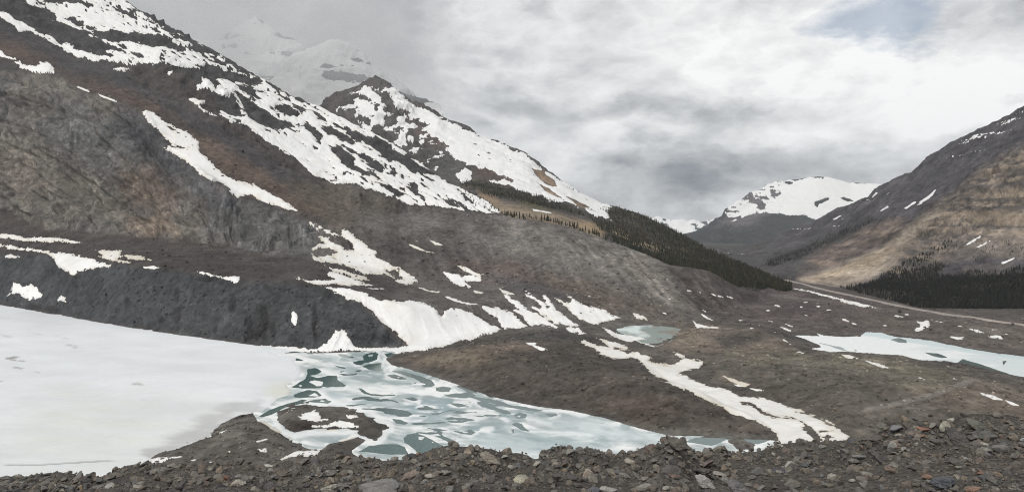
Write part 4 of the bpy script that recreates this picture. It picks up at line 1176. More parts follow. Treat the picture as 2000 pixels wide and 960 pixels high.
for lb, ps in [('snow gullies on the dark left face of the second mountain', ['688,196 700,190 722,200 735,215 742,204 752,226 742,236 728,222 715,230 700,221 698,210', '704,238 715,244 729,252 720,259 708,250', '745,232 753,235 748,246 742,241']),
               ('arrow-shaped snow patch low on the dark face of the second mountain', ['780,249 789,262 794,283 780,286 768,276 778,268']),
               ('small upright snow spot right of the arrow-shaped patch', ['800,264 809,270 806,279 798,274']), ('snow patch near the top right of the dark face', ['790,221 805,220 820,230 800,233']),
               ('broad snow patch at the brown foot of the second mountain', ['892,340 908,329 921,335 919,349 906,359 890,347']), ('thin level snow bar in the middle of the dark face', ['795,246 812,245 813,248 798,248'])]:
    S = np.full(gx.shape, -14.0)
    for p_ in ps:
        S = np.maximum(S, sdb(gx, gy, P(p_)))
    far_snow(LB, 'snow_patch', S + 5 * nb2 * (S > -10), label=lb, cat='snow patch')
for lb, ps in [('thin snow line along the top of the tan meadow behind the moraine crest', ['1040,408 1075,414 1078,417 1042,411']),
               ('narrow snow drift on the slope behind the moraine crest at the forest edge', ['1266,504 1282,510 1300,518 1297,522 1282,516 1268,510'])]:
    S = np.full(gx.shape, -14.0)
    for p_ in ps:
        S = np.maximum(S, sdb(gx, gy, P(p_)))
    far_snow(LB, 'snow_patch', S + 0.6 * nb2 * (S > -10), h=1.5, label=lb, cat='snow patch')

# --- right-hand mountain
R_foot = '1380,497,2650 1420,503,2450 1480,532,1640 1560,550,1330 1650,566,1200 1750,592,1010 1800,604,925 2000,606,905 2200,608,895'
R_low = '1380,492,2900 1420,497,2700 1480,522,1780 1560,540,1450 1650,556,1240 1750,560,1150 1800,556,1180 1900,540,1180 2000,520,1160 2200,500,1150'
R_mid = '1380,488,3100 1420,490,3000 1500,492,2500 1600,486,2100 1700,460,1800 1800,420,1650 1900,385,1550 2000,340,1480 2200,260,1400'
R_top = '1380,486,3400 1400,488,3300 1440,482,3200 1500,467,3000 1560,446,2800 1600,428,2650 1650,405,2480 1700,384,2330 1715,372,2290 1740,350,2230 1780,331,2150 1830,300,2060 1860,284,2000 1880,272,1970 1935,250,1890 1965,232,1850 2000,211,1810 2060,170,1760 2200,90,1700'


def rough_R(V, gx, gy):
    X, Y, Z = V[..., 0], V[..., 1], V[..., 2]
    b = fbm(X / 240, Y / 240, Z / 240, 4, 0.5, 401)
    r = fbm(X / 60, Y / 60, Z / 60, 5, 0.55, 403, ridged=True)
    cl = soft(gx, gy, P('1740,480 1800,440 1880,380 1960,310 2200,200 2200,470 2000,480 1900,490 1800,520'), 20)
    bed = ledges(fbm((Z + 0.06 * X) / 26, X / 140, Y / 140, 5, 0.6, 405), 4.0)
    up = sst(480, 380, gy)
    gul = fbm((0.75 * X + 0.66 * Z) / 240, (0.66 * X - 0.75 * Z) / 42, Y / 240, 4, 0.55, 409, ridged=True)
    return 9 * b + 6.0 * gul + (3 + 5 * cl + 2 * up) * r + 12.0 * cl * bed + 1.6 * fbm(X / 22, Y / 22, Z / 22, 3, 0.5, 407), 9 * b


R_FOREST = P('1640,565 1690,556 1740,542 1790,525 1830,515 1850,520 1830,535 1870,540 1900,528 1940,534 1990,525 2050,520 2200,500 2200,612 1980,612 1880,613 1800,611 1740,592 1690,578')


def col_R(V, gx, gy):
    X, Y, Z = V[..., 0], V[..., 1], V[..., 2]
    n = fbm(X / 70, Y / 70, Z / 70, 5, 0.55, 411); n2 = fbm(X / 18, Y / 18, Z / 18, 4, 0.55, 413)
    bed = fbm((Z + 0.05 * X + 5 * n) / 8.5, X / 170, None, 4, 0.6, 415) + 0.4 * n2
    stk = fbm((0.75 * X + 0.66 * Z) / 160, (0.66 * X - 0.75 * Z) / 12, None, 4, 0.6, 417)
    c = np.zeros(V.shape) + lin(80, 77, 81)
    tan = sst(-16, 16, sdb(gx, gy, P('1720,500 1760,460 1810,420 1870,370 1930,320 2000,290 2200,200 2200,480 2000,480 1900,470 1850,500 1790,540 1740,545'), 60) + 9 * n)
    c = paint(c, tan, lin(110, 101, 92))
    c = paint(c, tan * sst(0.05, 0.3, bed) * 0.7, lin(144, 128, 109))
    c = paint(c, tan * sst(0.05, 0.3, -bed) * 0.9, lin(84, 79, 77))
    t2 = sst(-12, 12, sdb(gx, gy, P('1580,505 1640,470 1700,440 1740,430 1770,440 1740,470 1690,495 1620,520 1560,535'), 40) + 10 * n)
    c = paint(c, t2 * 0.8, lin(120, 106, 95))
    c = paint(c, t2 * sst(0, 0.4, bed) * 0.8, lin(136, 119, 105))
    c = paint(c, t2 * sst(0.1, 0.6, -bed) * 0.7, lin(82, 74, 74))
    fan = sst(-8, 8, sdb(gx, gy, P('1830,410 1845,405 1800,450 1770,480 1750,510 1700,548 1650,562 1575,552 1560,545 1620,525 1690,495 1740,470 1790,430'), 40) + 2.5 * n)
    c = paint(c, fan, lin(152, 139, 124))
    c = paint(c, fan * sst(-10, 10, sdb(gx, gy, P('1560,545 1620,525 1690,500 1740,478 1750,490 1700,520 1640,540 1580,553'), 40) + 3 * n2) * 0.7, lin(168, 150, 126))
    c = paint(c, sst(-8, 8, sdb(gx, gy, P('1850,510 1900,470 2000,450 2200,440 2200,510 2000,500 1920,500'), 40) + 6 * n) * 0.6, lin(124, 114, 104))
    c = c * (1 + 0.26 * stk[..., None])
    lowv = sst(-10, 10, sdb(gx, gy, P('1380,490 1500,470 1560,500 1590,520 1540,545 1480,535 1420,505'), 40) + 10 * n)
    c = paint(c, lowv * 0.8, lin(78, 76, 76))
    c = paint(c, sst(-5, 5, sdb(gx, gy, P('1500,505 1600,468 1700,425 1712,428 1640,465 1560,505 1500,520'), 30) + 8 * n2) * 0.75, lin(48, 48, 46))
    fo = sst(-9, 9, sdb(gx, gy, R_FOREST, 40) + 6 * n2)
    c = paint(c, fo, lin(50, 47, 42))
    c = paint(c, sst(-3, 3, sdb(gx, gy, P('1735,584 1790,592 1830,604 1870,612 2000,610 2000,616 1860,618 1800,612 1740,594'), 30) + 5 * n2) * 0.8, lin(138, 116, 98))
    c = paint(c, sst(-4, 4, sdb(gx, gy, P('1880,528 1930,515 1990,510 1960,530 1900,540'), 30) + 6 * n2) * 0.8, lin(104, 98, 94))
    return 1.02 * (0.2 * c.mean(-1, keepdims=True) + 0.8 * c) * (1 + 0.24 * n2[..., None] + 0.12 * n[..., None])


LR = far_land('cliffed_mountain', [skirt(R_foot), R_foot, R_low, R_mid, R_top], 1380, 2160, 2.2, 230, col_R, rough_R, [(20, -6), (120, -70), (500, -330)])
gx, gy = LR['px'], LR['py']
nr = fbm(LR['V'][..., 0] / 14, LR['V'][..., 2] / 14, None, 4, 0.6, 421)
for lb, ps in [('forked snow streak on the grey upper slope of the cliffed mountain', ['1795,395 1815,380 1828,369 1822,382 1808,391 1797,397', '1765,407 1785,394 1790,394 1770,408']),
               ('short snow streak on the grey slope, left of the forked streak', ['1718,412 1733,402 1735,404 1722,412']), ('small snow streak low on the grey slope of the cliffed mountain', ['1626,428 1641,420 1644,421 1630,429']),
               ('snow fleck near the left skyline of the cliffed mountain', ['1701,386 1712,375 1714,377 1705,386']), ('short snow dash under the forked streak', ['1790,400 1800,395 1802,397 1792,402']),
               ('bright snow streak in a gully above the dark forest, left of a twin', ['1880,481 1900,468 1915,460 1916,463 1900,473 1884,482']), ('thin snow streak in a gully above the dark forest, right of a twin', ['1907,482 1925,472 1937,468 1930,474 1912,483']),
               ('thin snow streak near the right edge above the forest', ['1955,513 1975,505 1984,502 1976,508 1958,515'])]:
    S = np.full(gx.shape, -14.0)
    for p_ in ps:
        S = np.maximum(S, sdb(gx, gy, P(p_)))
    far_snow(LR, 'snow_patch', S + 0.8 * nr * (S > -10) + 0.3, h=1.5, rate=0.7, label=lb, cat='snow patch')
top_y = np.interp(gx, P(R_top)[:, 0], P(R_top)[:, 1])
S = 9 * (nr - 0.82 + 0.55 * np.exp(-np.abs(gy - top_y - 8) / 16.0) * sst(1780, 1960, gx) - 0.8 * sst(20, 50, gy - top_y - 0.10 * np.maximum(gx - 1800, 0)))
far_snow(LR, 'snow_dusting', np.clip(S, -14, 6), h=1.2, rate=0.4, label='dusting of snow along the upper skyline of the cliffed mountain', cat='snow dusting', kind='stuff')

# --- snow dome beyond the valley
D_foot = '1280,500,6200 1340,500,6000 1400,500,5600 1500,500,5600 1600,500,5800 1760,500,6200'
D_mid = '1280,478,7000 1340,470,6900 1400,455,6900 1480,425,7000 1560,418,7050 1640,430,7100 1760,440,7200'
D_top = '1280,470,7600 1340,458,7600 1380,444,7650 1412,424,7700 1418,408,7720 1450,392,7750 1480,374,7800 1520,358,7850 1560,352,7900 1580,347,7900 1600,346,7900 1630,350,7950 1660,358,8000 1700,359,8000 1730,362,8050 1760,372,8100'


def rough_D(V, gx, gy):
    X, Y, Z = V[..., 0], V[..., 1], V[..., 2]
    r = fbm(X / 260, Y / 260, Z / 260, 5, 0.55, 501, ridged=True)
    left = sst(1560, 1490, gx)
    return 26 * r * (0.35 + 0.8 * left), 8 * r


def col_D(V, gx, gy):
    n = fbm(V[..., 0] / 200, V[..., 2] / 120, None, 4, 0.55, 503)
    c = np.zeros(V.shape) + lin(60, 62, 62)
    c = paint(c, sst(-8, 8, sdb(gx, gy, P('1400,440 1420,405 1520,350 1560,380 1500,420 1440,445'), 30) + 6 * n), lin(92, 88, 90))
    return c * (1 + 0.2 * n[..., None])


LD = far_land('snow_dome_mountain', [D_foot, D_mid, D_top], 1280, 1760, 2.0, 110, col_D, rough_D, [(60, -10), (400, -160), (1500, -700)])
gx, gy = LD['px'], LD['py']
nd = fbm(LD['V'][..., 0] / 80, LD['V'][..., 2] / 45, None, 5, 0.6, 505)
S = sdb(gx, gy, P('1476,418 1490,405 1510,392 1525,375 1540,360 1560,352 1580,345 1600,344 1630,348 1660,356 1700,357 1760,370 1760,440 1600,432 1588,426 1575,418 1550,419 1520,417 1495,417')) + 5 * nd
S = np.minimum(S, -sdb(gx, gy, P('1590,395 1605,390 1622,385 1618,391 1600,398 1596,404')) + 3 * nd)
S = np.minimum(S, -sdb(gx, gy, P('1632,383 1650,386 1668,392 1650,391')) + 3 * nd)
S = np.maximum(S, np.where(sdb(gx, gy, P('1418,408 1450,392 1480,374 1520,358 1545,354 1525,378 1490,408 1450,420 1430,428')) > -6, 9 * (nd + 0.1), -14))
S = np.minimum(S, 9 * (0.75 + sst(1500, 1580, gx) - nd))
far_snow(LD, 'snow_cap', S, h=6, rate=2.0, label='smooth white snow cap of the dome-shaped mountain beyond the valley', cat='snow cap', kind='stuff')

# --- farthest range in the gap
E_foot = '1180,475,12500 1500,475,12500'
E_top = '1180,440,13500 1270,428,13500 1284,424,13500 1296,430,13500 1310,436,13500 1325,432,13500 1342,437,13500 1356,433,13500 1370,438,13500 1386,434,13500 1400,432,13500 1420,430,13500 1500,440,13500'


def rough_E(V, gx, gy):
    r = fbm(V[..., 0] / 500, V[..., 1] / 500, V[..., 2] / 500, 5, 0.55, 601, ridged=True)
    return 50 * r, 30 * r


LE = far_land('distant_range', [E_foot, E_top], 1180, 1500, 2.0, 40, lambda V, gx, gy: np.zeros(V.shape) + lin(70, 74, 80), rough_E, [(100, -40), (600, -500)], blur=0)
ne = fbm(LE['V'][..., 0] / 260, LE['V'][..., 2] / 160, None, 5, 0.6, 605)
far_snow(LE, 'snow_cover', 8 * (ne + 0.25 + 0.3 * sst(450, 432, LE['py'])), h=15, rate=4, label='thin snow on the pale distant range in the valley gap', cat='snow cover', kind='stuff')

# --- peaks in the cloud on the left
for nm, foot, top, x0, x1, lb, seed in [
        ('cloud_veiled_peak', '330,330,3900 720,330,3900', '330,150,4700 380,110,4750 415,88,4800 440,66,4800 470,52,4800 500,46,4800 530,58,4800 550,72,4800 580,92,4800 610,130,4800 660,170,4800 720,220,4800', 330, 720,
         'snow on the higher peak fading into the cloud at upper left', 701),
        ('cloud_veiled_shoulder', '500,330,3500 860,330,3500', '500,210,4000 540,165,4000 556,152,4000 572,130,4000 590,112,4000 610,105,4000 640,98,4000 665,92,4000 690,100,4000 705,112,4000 720,128,4000 760,160,4000 860,220,4000', 500, 860,
         'snow on the veiled shoulder peak between the cloud and the second mountain', 711)]:
    def rough_C(V, gx, gy, seed=seed):
        r = fbm(V[..., 0] / 170, V[..., 1] / 170, V[..., 2] / 170, 5, 0.55, seed, ridged=True)
        return 34 * r, 14 * r
    LC = far_land(nm, [foot, top], x0, x1, 2.4, 100, lambda V, gx, gy: np.zeros(V.shape) + lin(96, 96, 98), rough_C, [(60, -20), (300, -200), (900, -700)])
    nc = fbm((0.8 * LC['V'][..., 0] + 0.4 * LC['V'][..., 2]) / 130, LC['V'][..., 2] / 50, None, 5, 0.6, seed + 3)
    far_snow(LC, 'snow_cover', 9 * (0.42 - nc), h=8, rate=1.5, label=lb, cat='snow cover', kind='stuff')

# --- ground running out under everything to the far end of the valley
gn, gmf = 60, 40
gxs = np.linspace(-9000, 9000, gn); gys = np.geomspace(700, 15000, gmf)
GX, GY = np.meshgrid(gxs, gys)
GZ = -12 - 0.0022 * np.maximum(GY - 1200, 0) - 6 + 6 * fbm(GX / 900, GY / 900, oct=3, seed=801)
VG = np.stack([GX, GY, GZ], -1)
ng = fbm(GX / 400, GY / 400, oct=4, seed=803)
cg = np.zeros(VG.shape) + lin(74, 72, 68)
add_obj('ground', make_mesh('ground', VG.reshape(-1, 3), grid_quads(gmf, gn), np.clip(cg * (1 + 0.2 * ng[..., None]), 0.01, 0.5).reshape(-1, 3)), mat=MAT_FAR, kind='structure')


# --- the valley road and the braided river far down the valley, as ribbons on the ground


def ribbon(name, pts, width, rgb, lift=0.25, kind='structure', rough=0.9, drape=False):
    a = P(pts)
    t = np.linspace(0, len(a) - 1, 80)
    x = np.interp(t, np.arange(len(a)), a[:, 0]); y = np.interp(t, np.arange(len(a)), a[:, 1]); zz = np.interp(t, np.arange(len(a)), a[:, 2])
    d = (H - zz) * F / (y - HOR)
    Pn = np.stack([(x - 1000) / F * d, d, zz + lift], -1)
    if drape:
        gxf, gyf, Vf = PXA[:-5].ravel(), PYA[:-5].ravel(), VA[:-5].reshape(-1, 3)
        for i_ in range(len(x)):
            near = np.where((np.abs(gxf - x[i_]) < 3.5) & (np.abs(gyf - y[i_]) < 2.5))[0]
            if len(near):
                v_ = Vf[near]
                Pn[i_] = (np.median(v_[:, 0]), np.median(v_[:, 1]), np.percentile(v_[:, 2], 80) + lift)
        for k_ in range(3):
            Pn[:, k_] = np.convolve(np.pad(Pn[:, k_], 2, mode='edge'), np.ones(5) / 5, mode='valid')
    tg = np.gradient(Pn, axis=0); tg[:, 2] = 0
    tg /= np.linalg.norm(tg, axis=1, keepdims=True)
    sd_ = np.stack([tg[:, 1], -tg[:, 0], np.zeros(len(tg))], -1)
    wv = np.interp(t, np.arange(len(a)), a[:, 3]) if a.shape[1] > 3 else np.full(len(t), width)
    A, Bv = Pn - sd_ * wv[:, None] / 2, Pn + sd_ * wv[:, None] / 2
    A2, B2 = A - sd_ * 2.0, Bv + sd_ * 2.0
    A2[:, 2] -= 2.2; B2[:, 2] -= 2.2
    V = np.stack([A2, A, Bv, B2], 1)
    m, nt, b = new_mat(name)
    co = nt.n('ShaderNodeTexCoord').outputs['Object']
    f = nt.ramp(nt.noise(co, 0.08, 5).outputs[0], [(0.3, tuple(lin(*rgb) * 0.8)), (0.7, tuple(lin(*rgb) * 1.15))])
    nt.link(f, b.inputs['Base Color']); b.inputs['Roughness'].default_value = rough
    me = make_mesh(name, V.reshape(-1, 3), grid_quads(len(t), 4))
    return add_obj(name, me, mat=m, kind=kind)

ribbon('road', '1392,488,-14,30 1420,505,-10,14 1470,527,-3,7 1530,545,-1.0,4 1600,564,0.3,3.2 1700,585,1.4,3 1790,605,1.8,2.8 1870,618,1.9,2.6 1940,627,1.9,2.6 2010,637,1.9,2.6 2150,655,1.9,2.6', 8, (150, 142, 136), lift=1.3, drape=True)
ribbon('river', '1364,481,-16,40 1376,484,-16,60 1386,487,-16,40 1388,492,-15,30 1396,497,-14,24', 30, (205, 208, 208), lift=2.0)

# ================================================================== CONIFERS
mb_, nt, b = new_mat('bark')
b.inputs['Base Color'].default_value = (*lin(74, 62, 54), 1); b.inputs['Roughness'].default_value = 0.9
mf_, nt, b = new_mat('needles')
at = nt.n('ShaderNodeAttribute', attribute_name='Col')
co = nt.n('ShaderNodeTexCoord').outputs['Object']
f = nt.ramp(nt.noise(co, 1.1, 4).outputs[0], [(0.3, (0.65, 0.65, 0.65)), (0.7, (1.35, 1.35, 1.3))])
nt.link(nt.mix(1.0, at.outputs['Color'], f, 'MULTIPLY'), b.inputs['Base Color']); b.inputs['Roughness'].default_value = 0.85


def conifer_arrays(seed, tiers=7, sides=7, lean=0.0):
    """unit-height spire: jagged drooping whorls. returns crown (V,F) and trunk (V,F)"""
    r_ = np.random.default_rng(seed)
    V, Fc = [], []
    for t in range(tiers):
        z0 = 0.06 + 0.86 * (t / tiers); z1 = z0 + 0.86 / tiers * 1.75
        rad = 0.155 * (1 - t / tiers) ** 0.85 + 0.022
        a0 = r_.uniform(0, 6.28)
        k = len(V)
        V.append((r_.normal(0, 0.006), r_.normal(0, 0.006), min(z1, 1.0)))
        m = sides * 2
        for i in range(m):
            a = a0 + 2 * math.pi * i / m
            rr = rad * (r_.uniform(0.85, 1.25) if i % 2 == 0 else r_.uniform(0.35, 0.6))
            V.append((rr * math.cos(a), rr * math.sin(a), z0 + (r_.uniform(-0.03, 0.01) if i % 2 == 0 else 0.035)))
        for i in range(m):
            Fc.append((k, k + 1 + i, k + 1 + (i + 1) % m))
    Vt = [(0.018 * math.cos(a) * s, 0.018 * math.sin(a) * s, z) for z, s in ((-0.05, 1.3), (0.5, 0.7), (0.97, 0.12)) for a in np.linspace(0, 2 * math.pi, 6)[:-1]]
    Ft = [(r * 5 + i, r * 5 + (i + 1) % 5, r * 5 + 5 + (i + 1) % 5, r * 5 + 5 + i) for r in range(2) for i in range(5)]
    return np.array(V), np.array(Fc), np.array(Vt), Ft


PROTO = []
for s_ in range(8):
    Vc, Fc, Vt, Ft = conifer_arrays(900 + s_)
    rgb = lin(*random.choice([(44, 50, 40), (40, 46, 40), (50, 54, 42), (56, 54, 42)]))
    mc = make_mesh('crown', Vc, Fc, np.repeat((rgb * 0.8)[None], len(Vc), 0), smooth=False); mc.materials.append(mf_)
    mt_ = bpy.data.meshes.new('trunk'); mt_.from_pydata([tuple(v) for v in Vt], [], Ft); mt_.materials.append(mb_)
    PROTO.append((mc, mt_))
LOW = []
for s_ in range(6):
    Vc, Fc, Vt, Ft = conifer_arrays(950 + s_, tiers=4, sides=3)
    LOW.append((Vc, Fc))


def scatter(L, poly, n, hrange, seed, jitter=1.5, clump=0.0, clump_scale=30.0):
    """random vertices of a land grid inside a picture outline -> (x, y, z, height)"""
    r_ = np.random.default_rng(seed)
    gx, gy, V = L['px'].ravel(), L['py'].ravel(), L['V'].reshape(-1, 3)
    m = sdb(gx, gy, poly) > 0
    idx = np.where(m)[0]
    if clump > 0:
        c = fbm(V[idx, 0] / clump_scale, V[idx, 1] / clump_scale, oct=3, seed=seed)
        idx = idx[c > r_.uniform(-1, 1, len(idx)) * 0.5 + clump - 0.6]
    if len(idx) == 0:
        return np.zeros((0, 4))
    pick = r_.choice(idx, n, replace=len(idx) < n)
    p = V[pick].copy()
    sc = p[:, 1:2] / F
    p[:, :2] += r_.normal(0, jitter, (n, 2)) * sc
    h = r_.uniform(*hrange, n) * (0.75 + 0.5 * r_.random(n))
    return np.concatenate([p, h[:, None]], 1)


LAg = dict(V=VA, px=PXA, py=PYA)
CRESTB = P('958,407 985,417 1010,424 1060,430 1110,440 1160,457 1215,478 1265,498 1310,519 1312,526 1262,505 1210,486 1160,466 1110,449 1060,438 1005,432 970,422')
zones = [
    # trees shown largest first: they become single objects
    ('dark conifer on the grey moraine crest', 'conifers on the moraine crest', scatter(LB, P('975,415 1010,420 1060,427 1110,438 1160,455 1215,476 1265,496 1312,517 1312,522 1262,502 1210,482 1160,461 1110,444 1060,433 1005,428 975,424'), 230, (5.5, 10), 1), 120),
    ('dark conifer in the clump on the snowy shoulder above the moraine', 'conifers on the snowy shoulder', scatter(LAg, P('905,375 935,380 960,395 985,412 978,416 940,409 915,402 922,392'), 60, (3.5, 7.0), 2), 40),
    ('dark conifer at the forest tip by the valley road', 'conifers at the forest tip', scatter(LB, P('1390,540 1440,545 1500,556 1545,556 1545,564 1480,566 1430,560 1385,545'), 120, (6, 10), 3), 75),
    ('dark conifer at the foot of the right-hand forest', 'conifers at the forest edge below the tan cliffs', scatter(LR, P('1640,562 1700,575 1750,588 1800,600 1880,606 2010,606 2010,612 1880,612 1800,608 1740,594 1690,580'), 120, (4.5, 8.0), 4), 65),
]
mass = []
for label, group, pts, n_single in zones:
    order = np.argsort(-pts[:, 3] / pts[:, 1])
    for i in order[:n_single]:
        x, y, z, hgt = pts[i]
        mc, mt_ = PROTO[rng.integers(len(PROTO))]
        e = bpy.data.objects.new('conifer', None); COL.objects.link(e)
        e.location = (x, y, z); e.scale = (hgt * rng.uniform(0.85, 1.25),) * 2 + (hgt,); e.rotation_euler = (rng.normal(0, 0.02), rng.normal(0, 0.02), rng.uniform(0, 6.28))
        tpx = 1000 + F * x / y
        extra = ''
        if 'crest' in group:
            extra = ', in front of the tan meadow' if tpx < 1130 else ', where it meets the forest' if tpx < 1230 else ', at its low right end'
        elif 'below the tan' in group:
            extra = ', at its pointed left end' if tpx < 1760 else ', in the middle' if tpx < 1880 else ', towards the right edge'
        elif 'tip' in group:
            extra = ', behind the moraine' if tpx < 1460 else ''
        tall = 'tall ' if hgt * F / y > 11 else 'small ' if hgt * F / y < 7.5 else ''
        e['label'] = tall + label + extra; e['category'] = 'tree'; e['group'] = tall + group + extra
        for nm, me in (('crown', mc), ('trunk', mt_)):
            o = bpy.data.objects.new(nm, me); COL.objects.link(o); o.parent = e
    mass.append(pts[order[n_single:]])

mass += [scatter(LB, B_FOREST, 6400, (3.0, 8.5), 11, clump=0.02, clump_scale=60),
         scatter(LB, P('1200,403 1260,421 1320,451 1380,486 1440,512 1545,558 1545,565 1440,528 1370,495 1310,464 1250,434 1200,418'), 1300, (4, 9), 12),
         scatter(LB, P('900,362 905,350 960,356 1010,370 1050,382 1090,394 1095,402 1050,402 1000,392 950,382'), 900, (3, 7), 13, clump=0.0, clump_scale=50),
         scatter(LB, P('1300,500 1390,520 1480,545 1545,556 1545,566 1480,564 1400,548 1330,524'), 1500, (5, 10), 14)]
forest_l = np.concatenate(mass[:3] + mass[4:], 0)
forest_r = np.concatenate([mass[3], scatter(LR, R_FOREST, 4600, (3.5, 8.0), 21), scatter(LR, P('1740,560 1800,550 1850,545 1900,545 2000,540 2170,530 2170,612 1850,612 1740,592'), 3200, (4, 8), 22),
                           scatter(LR, P('1500,512 1600,470 1700,427 1712,430 1640,467 1560,507 1500,522'), 420, (4, 8), 23), scatter(LR, P('1690,560 1760,515 1850,470 1862,474 1780,530 1710,572'), 600, (3, 7), 24), scatter(LR, P('1760,530 1840,485 1900,470 1990,470 2170,450 2170,500 1900,510 1800,540'), 220, (2, 5), 25, clump=0.5, clump_scale=40)], 0)


def forest(name, pts, label, tones, seed):
    r_ = np.random.default_rng(seed)
    Vs, Fs, Cs, k = [], [], [], 0
    kind = r_.integers(0, len(LOW), len(pts))
    for j in range(len(LOW)):
        sel = pts[kind == j]
        if not len(sel):
            continue
        Vc, Fc = LOW[j]
        a = r_.uniform(0, 6.28, len(sel)); w = r_.uniform(0.9, 1.3, len(sel))
        ca, sa = np.cos(a) * w * sel[:, 3], np.sin(a) * w * sel[:, 3]
        Vx = Vc[None, :, 0] * ca[:, None] - Vc[None, :, 1] * sa[:, None] + sel[:, 0:1]
        Vy = Vc[None, :, 0] * sa[:, None] + Vc[None, :, 1] * ca[:, None] + sel[:, 1:2]
        Vz = (Vc[None, :, 2] - 0.04) * sel[:, 3:4] + sel[:, 2:3]
        Vs.append(np.stack([Vx, Vy, Vz], -1).reshape(-1, 3))
        Fs.append((Fc[None] + (np.arange(len(sel)) * len(Vc))[:, None, None] + k).reshape(-1, 3))
        tone = np.array([lin(*t) for t in tones])[r_.integers(0, len(tones), len(sel))] * r_.uniform(0.7, 1.2, (len(sel), 1))
        Cs.append(np.repeat(tone, len(Vc), 0))
        k += len(sel) * len(Vc)
    me = make_mesh(name, np.concatenate(Vs), np.concatenate(Fs), np.concatenate(Cs), smooth=False)
    return add_obj(name, me, mat=mf_, kind='stuff', label=label, cat='forest')


forest('forest', forest_l, 'conifer forest covering the lower right flank of the second mountain', [(42, 46, 37), (48, 48, 39), (58, 54, 43), (38, 42, 36), (52, 49, 40), (70, 62, 50)], 31)
forest('forest', forest_r, 'very dark conifer forest below the tan cliffs at the right edge', [(34, 36, 34), (38, 40, 36), (30, 32, 32), (44, 42, 38)], 32)

# ================================================================== FOREGROUND: rubble of the near moraine
CR = P('-900,955 -600,925 -300,942 0,931 60,926 100,925 160,926 200,928 240,917 270,908 310,905 350,906 400,905 450,906 500,906 560,904 620,898 680,893 740,895 790,890 830,882 850,874 865,870 898,868 922,868 940,872 956,882 '
       '996,886 1012,882 1038,889 1052,884 1064,873 1090,867 1112,871 1128,881 1152,877 1180,879 1197,888 1214,884 1230,889 1250,880 1266,870 1290,862 1318,854 1336,858 1346,878 1368,886 1385,880 1400,874 1440,880 1480,872 1500,866 '
       '1560,860 1600,862 1660,858 1690,857 1718,848 1734,832 1790,822 1830,825 1850,816 1900,812 1950,815 2000,813 2220,800 2500,826 2900,806')
CRD = P('-900,14 -220,17 0,17 250,15 500,15 700,14 850,11.5 900,11 956,12 1010,13 1060,11 1090,10.6 1150,12.5 1200,13 1260,11 1318,9.8 1346,11 1400,13 1500,14 1600,14.5 1690,13 1750,11.5 1850,11 2000,11 2220,11 2900,12')
cr = np.stack([CR[:, 0], CR[:, 1] + 4, np.interp(CR[:, 0], CRD[:, 0], CRD[:, 1])], -1)
md = np.stack([CR[:, 0], 0.5 * (CR[:, 1] + 4) + 0.5 * 985, 0.57 * np.interp(CR[:, 0], CRD[:, 0], CRD[:, 1]) + 2.6], -1)
VFg, fx, fy = loft(['-900,1060,4.6 2900,1060,4.6', '-900,985,5.6 2900,985,5.6', md, cr], -860, 2860, 6.5, 90,
                   back=[(0.4, -0.12), (0.9, -0.42), (1.5, -0.9), (2.3, -1.7), (3.5, -2.9), (5, -4.5), (9, -8.5), (30, -30), (120, -97), (235, -103)], blur=1)
XF, YF = VFg[..., 0], VFg[..., 1]
VFg[..., 2] += (0.08 * fbm(XF / 0.9, YF / 0.9, oct=3, seed=1001)) * sst(90, 30, np.abs(YF - 12) * 2)
gcol = np.zeros(VFg.shape) + lin(88, 84, 80)
gcol = gcol * (1 + 0.25 * fbm(XF / 0.5, YF / 0.5, oct=4, seed=1005)[..., None])
m_gr, nt, b = new_mat('grit')
at = nt.n('ShaderNodeAttribute', attribute_name='Col')
co = nt.n('ShaderNodeTexCoord').outputs['Object']
vo = nt.n('ShaderNodeTexVoronoi'); nt.put(vo.inputs['Vector'], co); vo.inputs['Scale'].default_value = 22
nz = nt.noise(co, 9, 6, 0.65)
f = nt.mix(1.0, nt.ramp(vo.outputs['Color'], [(0.0, (0.6, 0.6, 0.6)), (1.0, (1.4, 1.38, 1.35))]), nt.ramp(nz.outputs[0], [(0.3, (0.7, 0.7, 0.7)), (0.7, (1.3, 1.3, 1.3))]), 'MULTIPLY')
nt.link(nt.mix(1.0, at.outputs['Color'], f, 'MULTIPLY'), b.inputs['Base Color']); b.inputs['Roughness'].default_value = 0.95
bp = nt.n('ShaderNodeBump'); bp.inputs['Strength'].default_value = 0.9; bp.inputs['Distance'].default_value = 0.05
nt.link(nt.math('SUBTRACT', nz.outputs[0], vo.outputs['Distance']), bp.inputs['Height']); nt.link(bp.outputs[0], b.inputs['Normal'])
add_obj('near_moraine', make_mesh('near_moraine', VFg.reshape(-1, 3), grid_quads(*fx.shape), np.clip(gcol, 0.02, 0.5).reshape(-1, 3)), mat=m_gr, kind='structure')

# --- rock material: colour from the object or from the vertices, mottled with dust and lichen


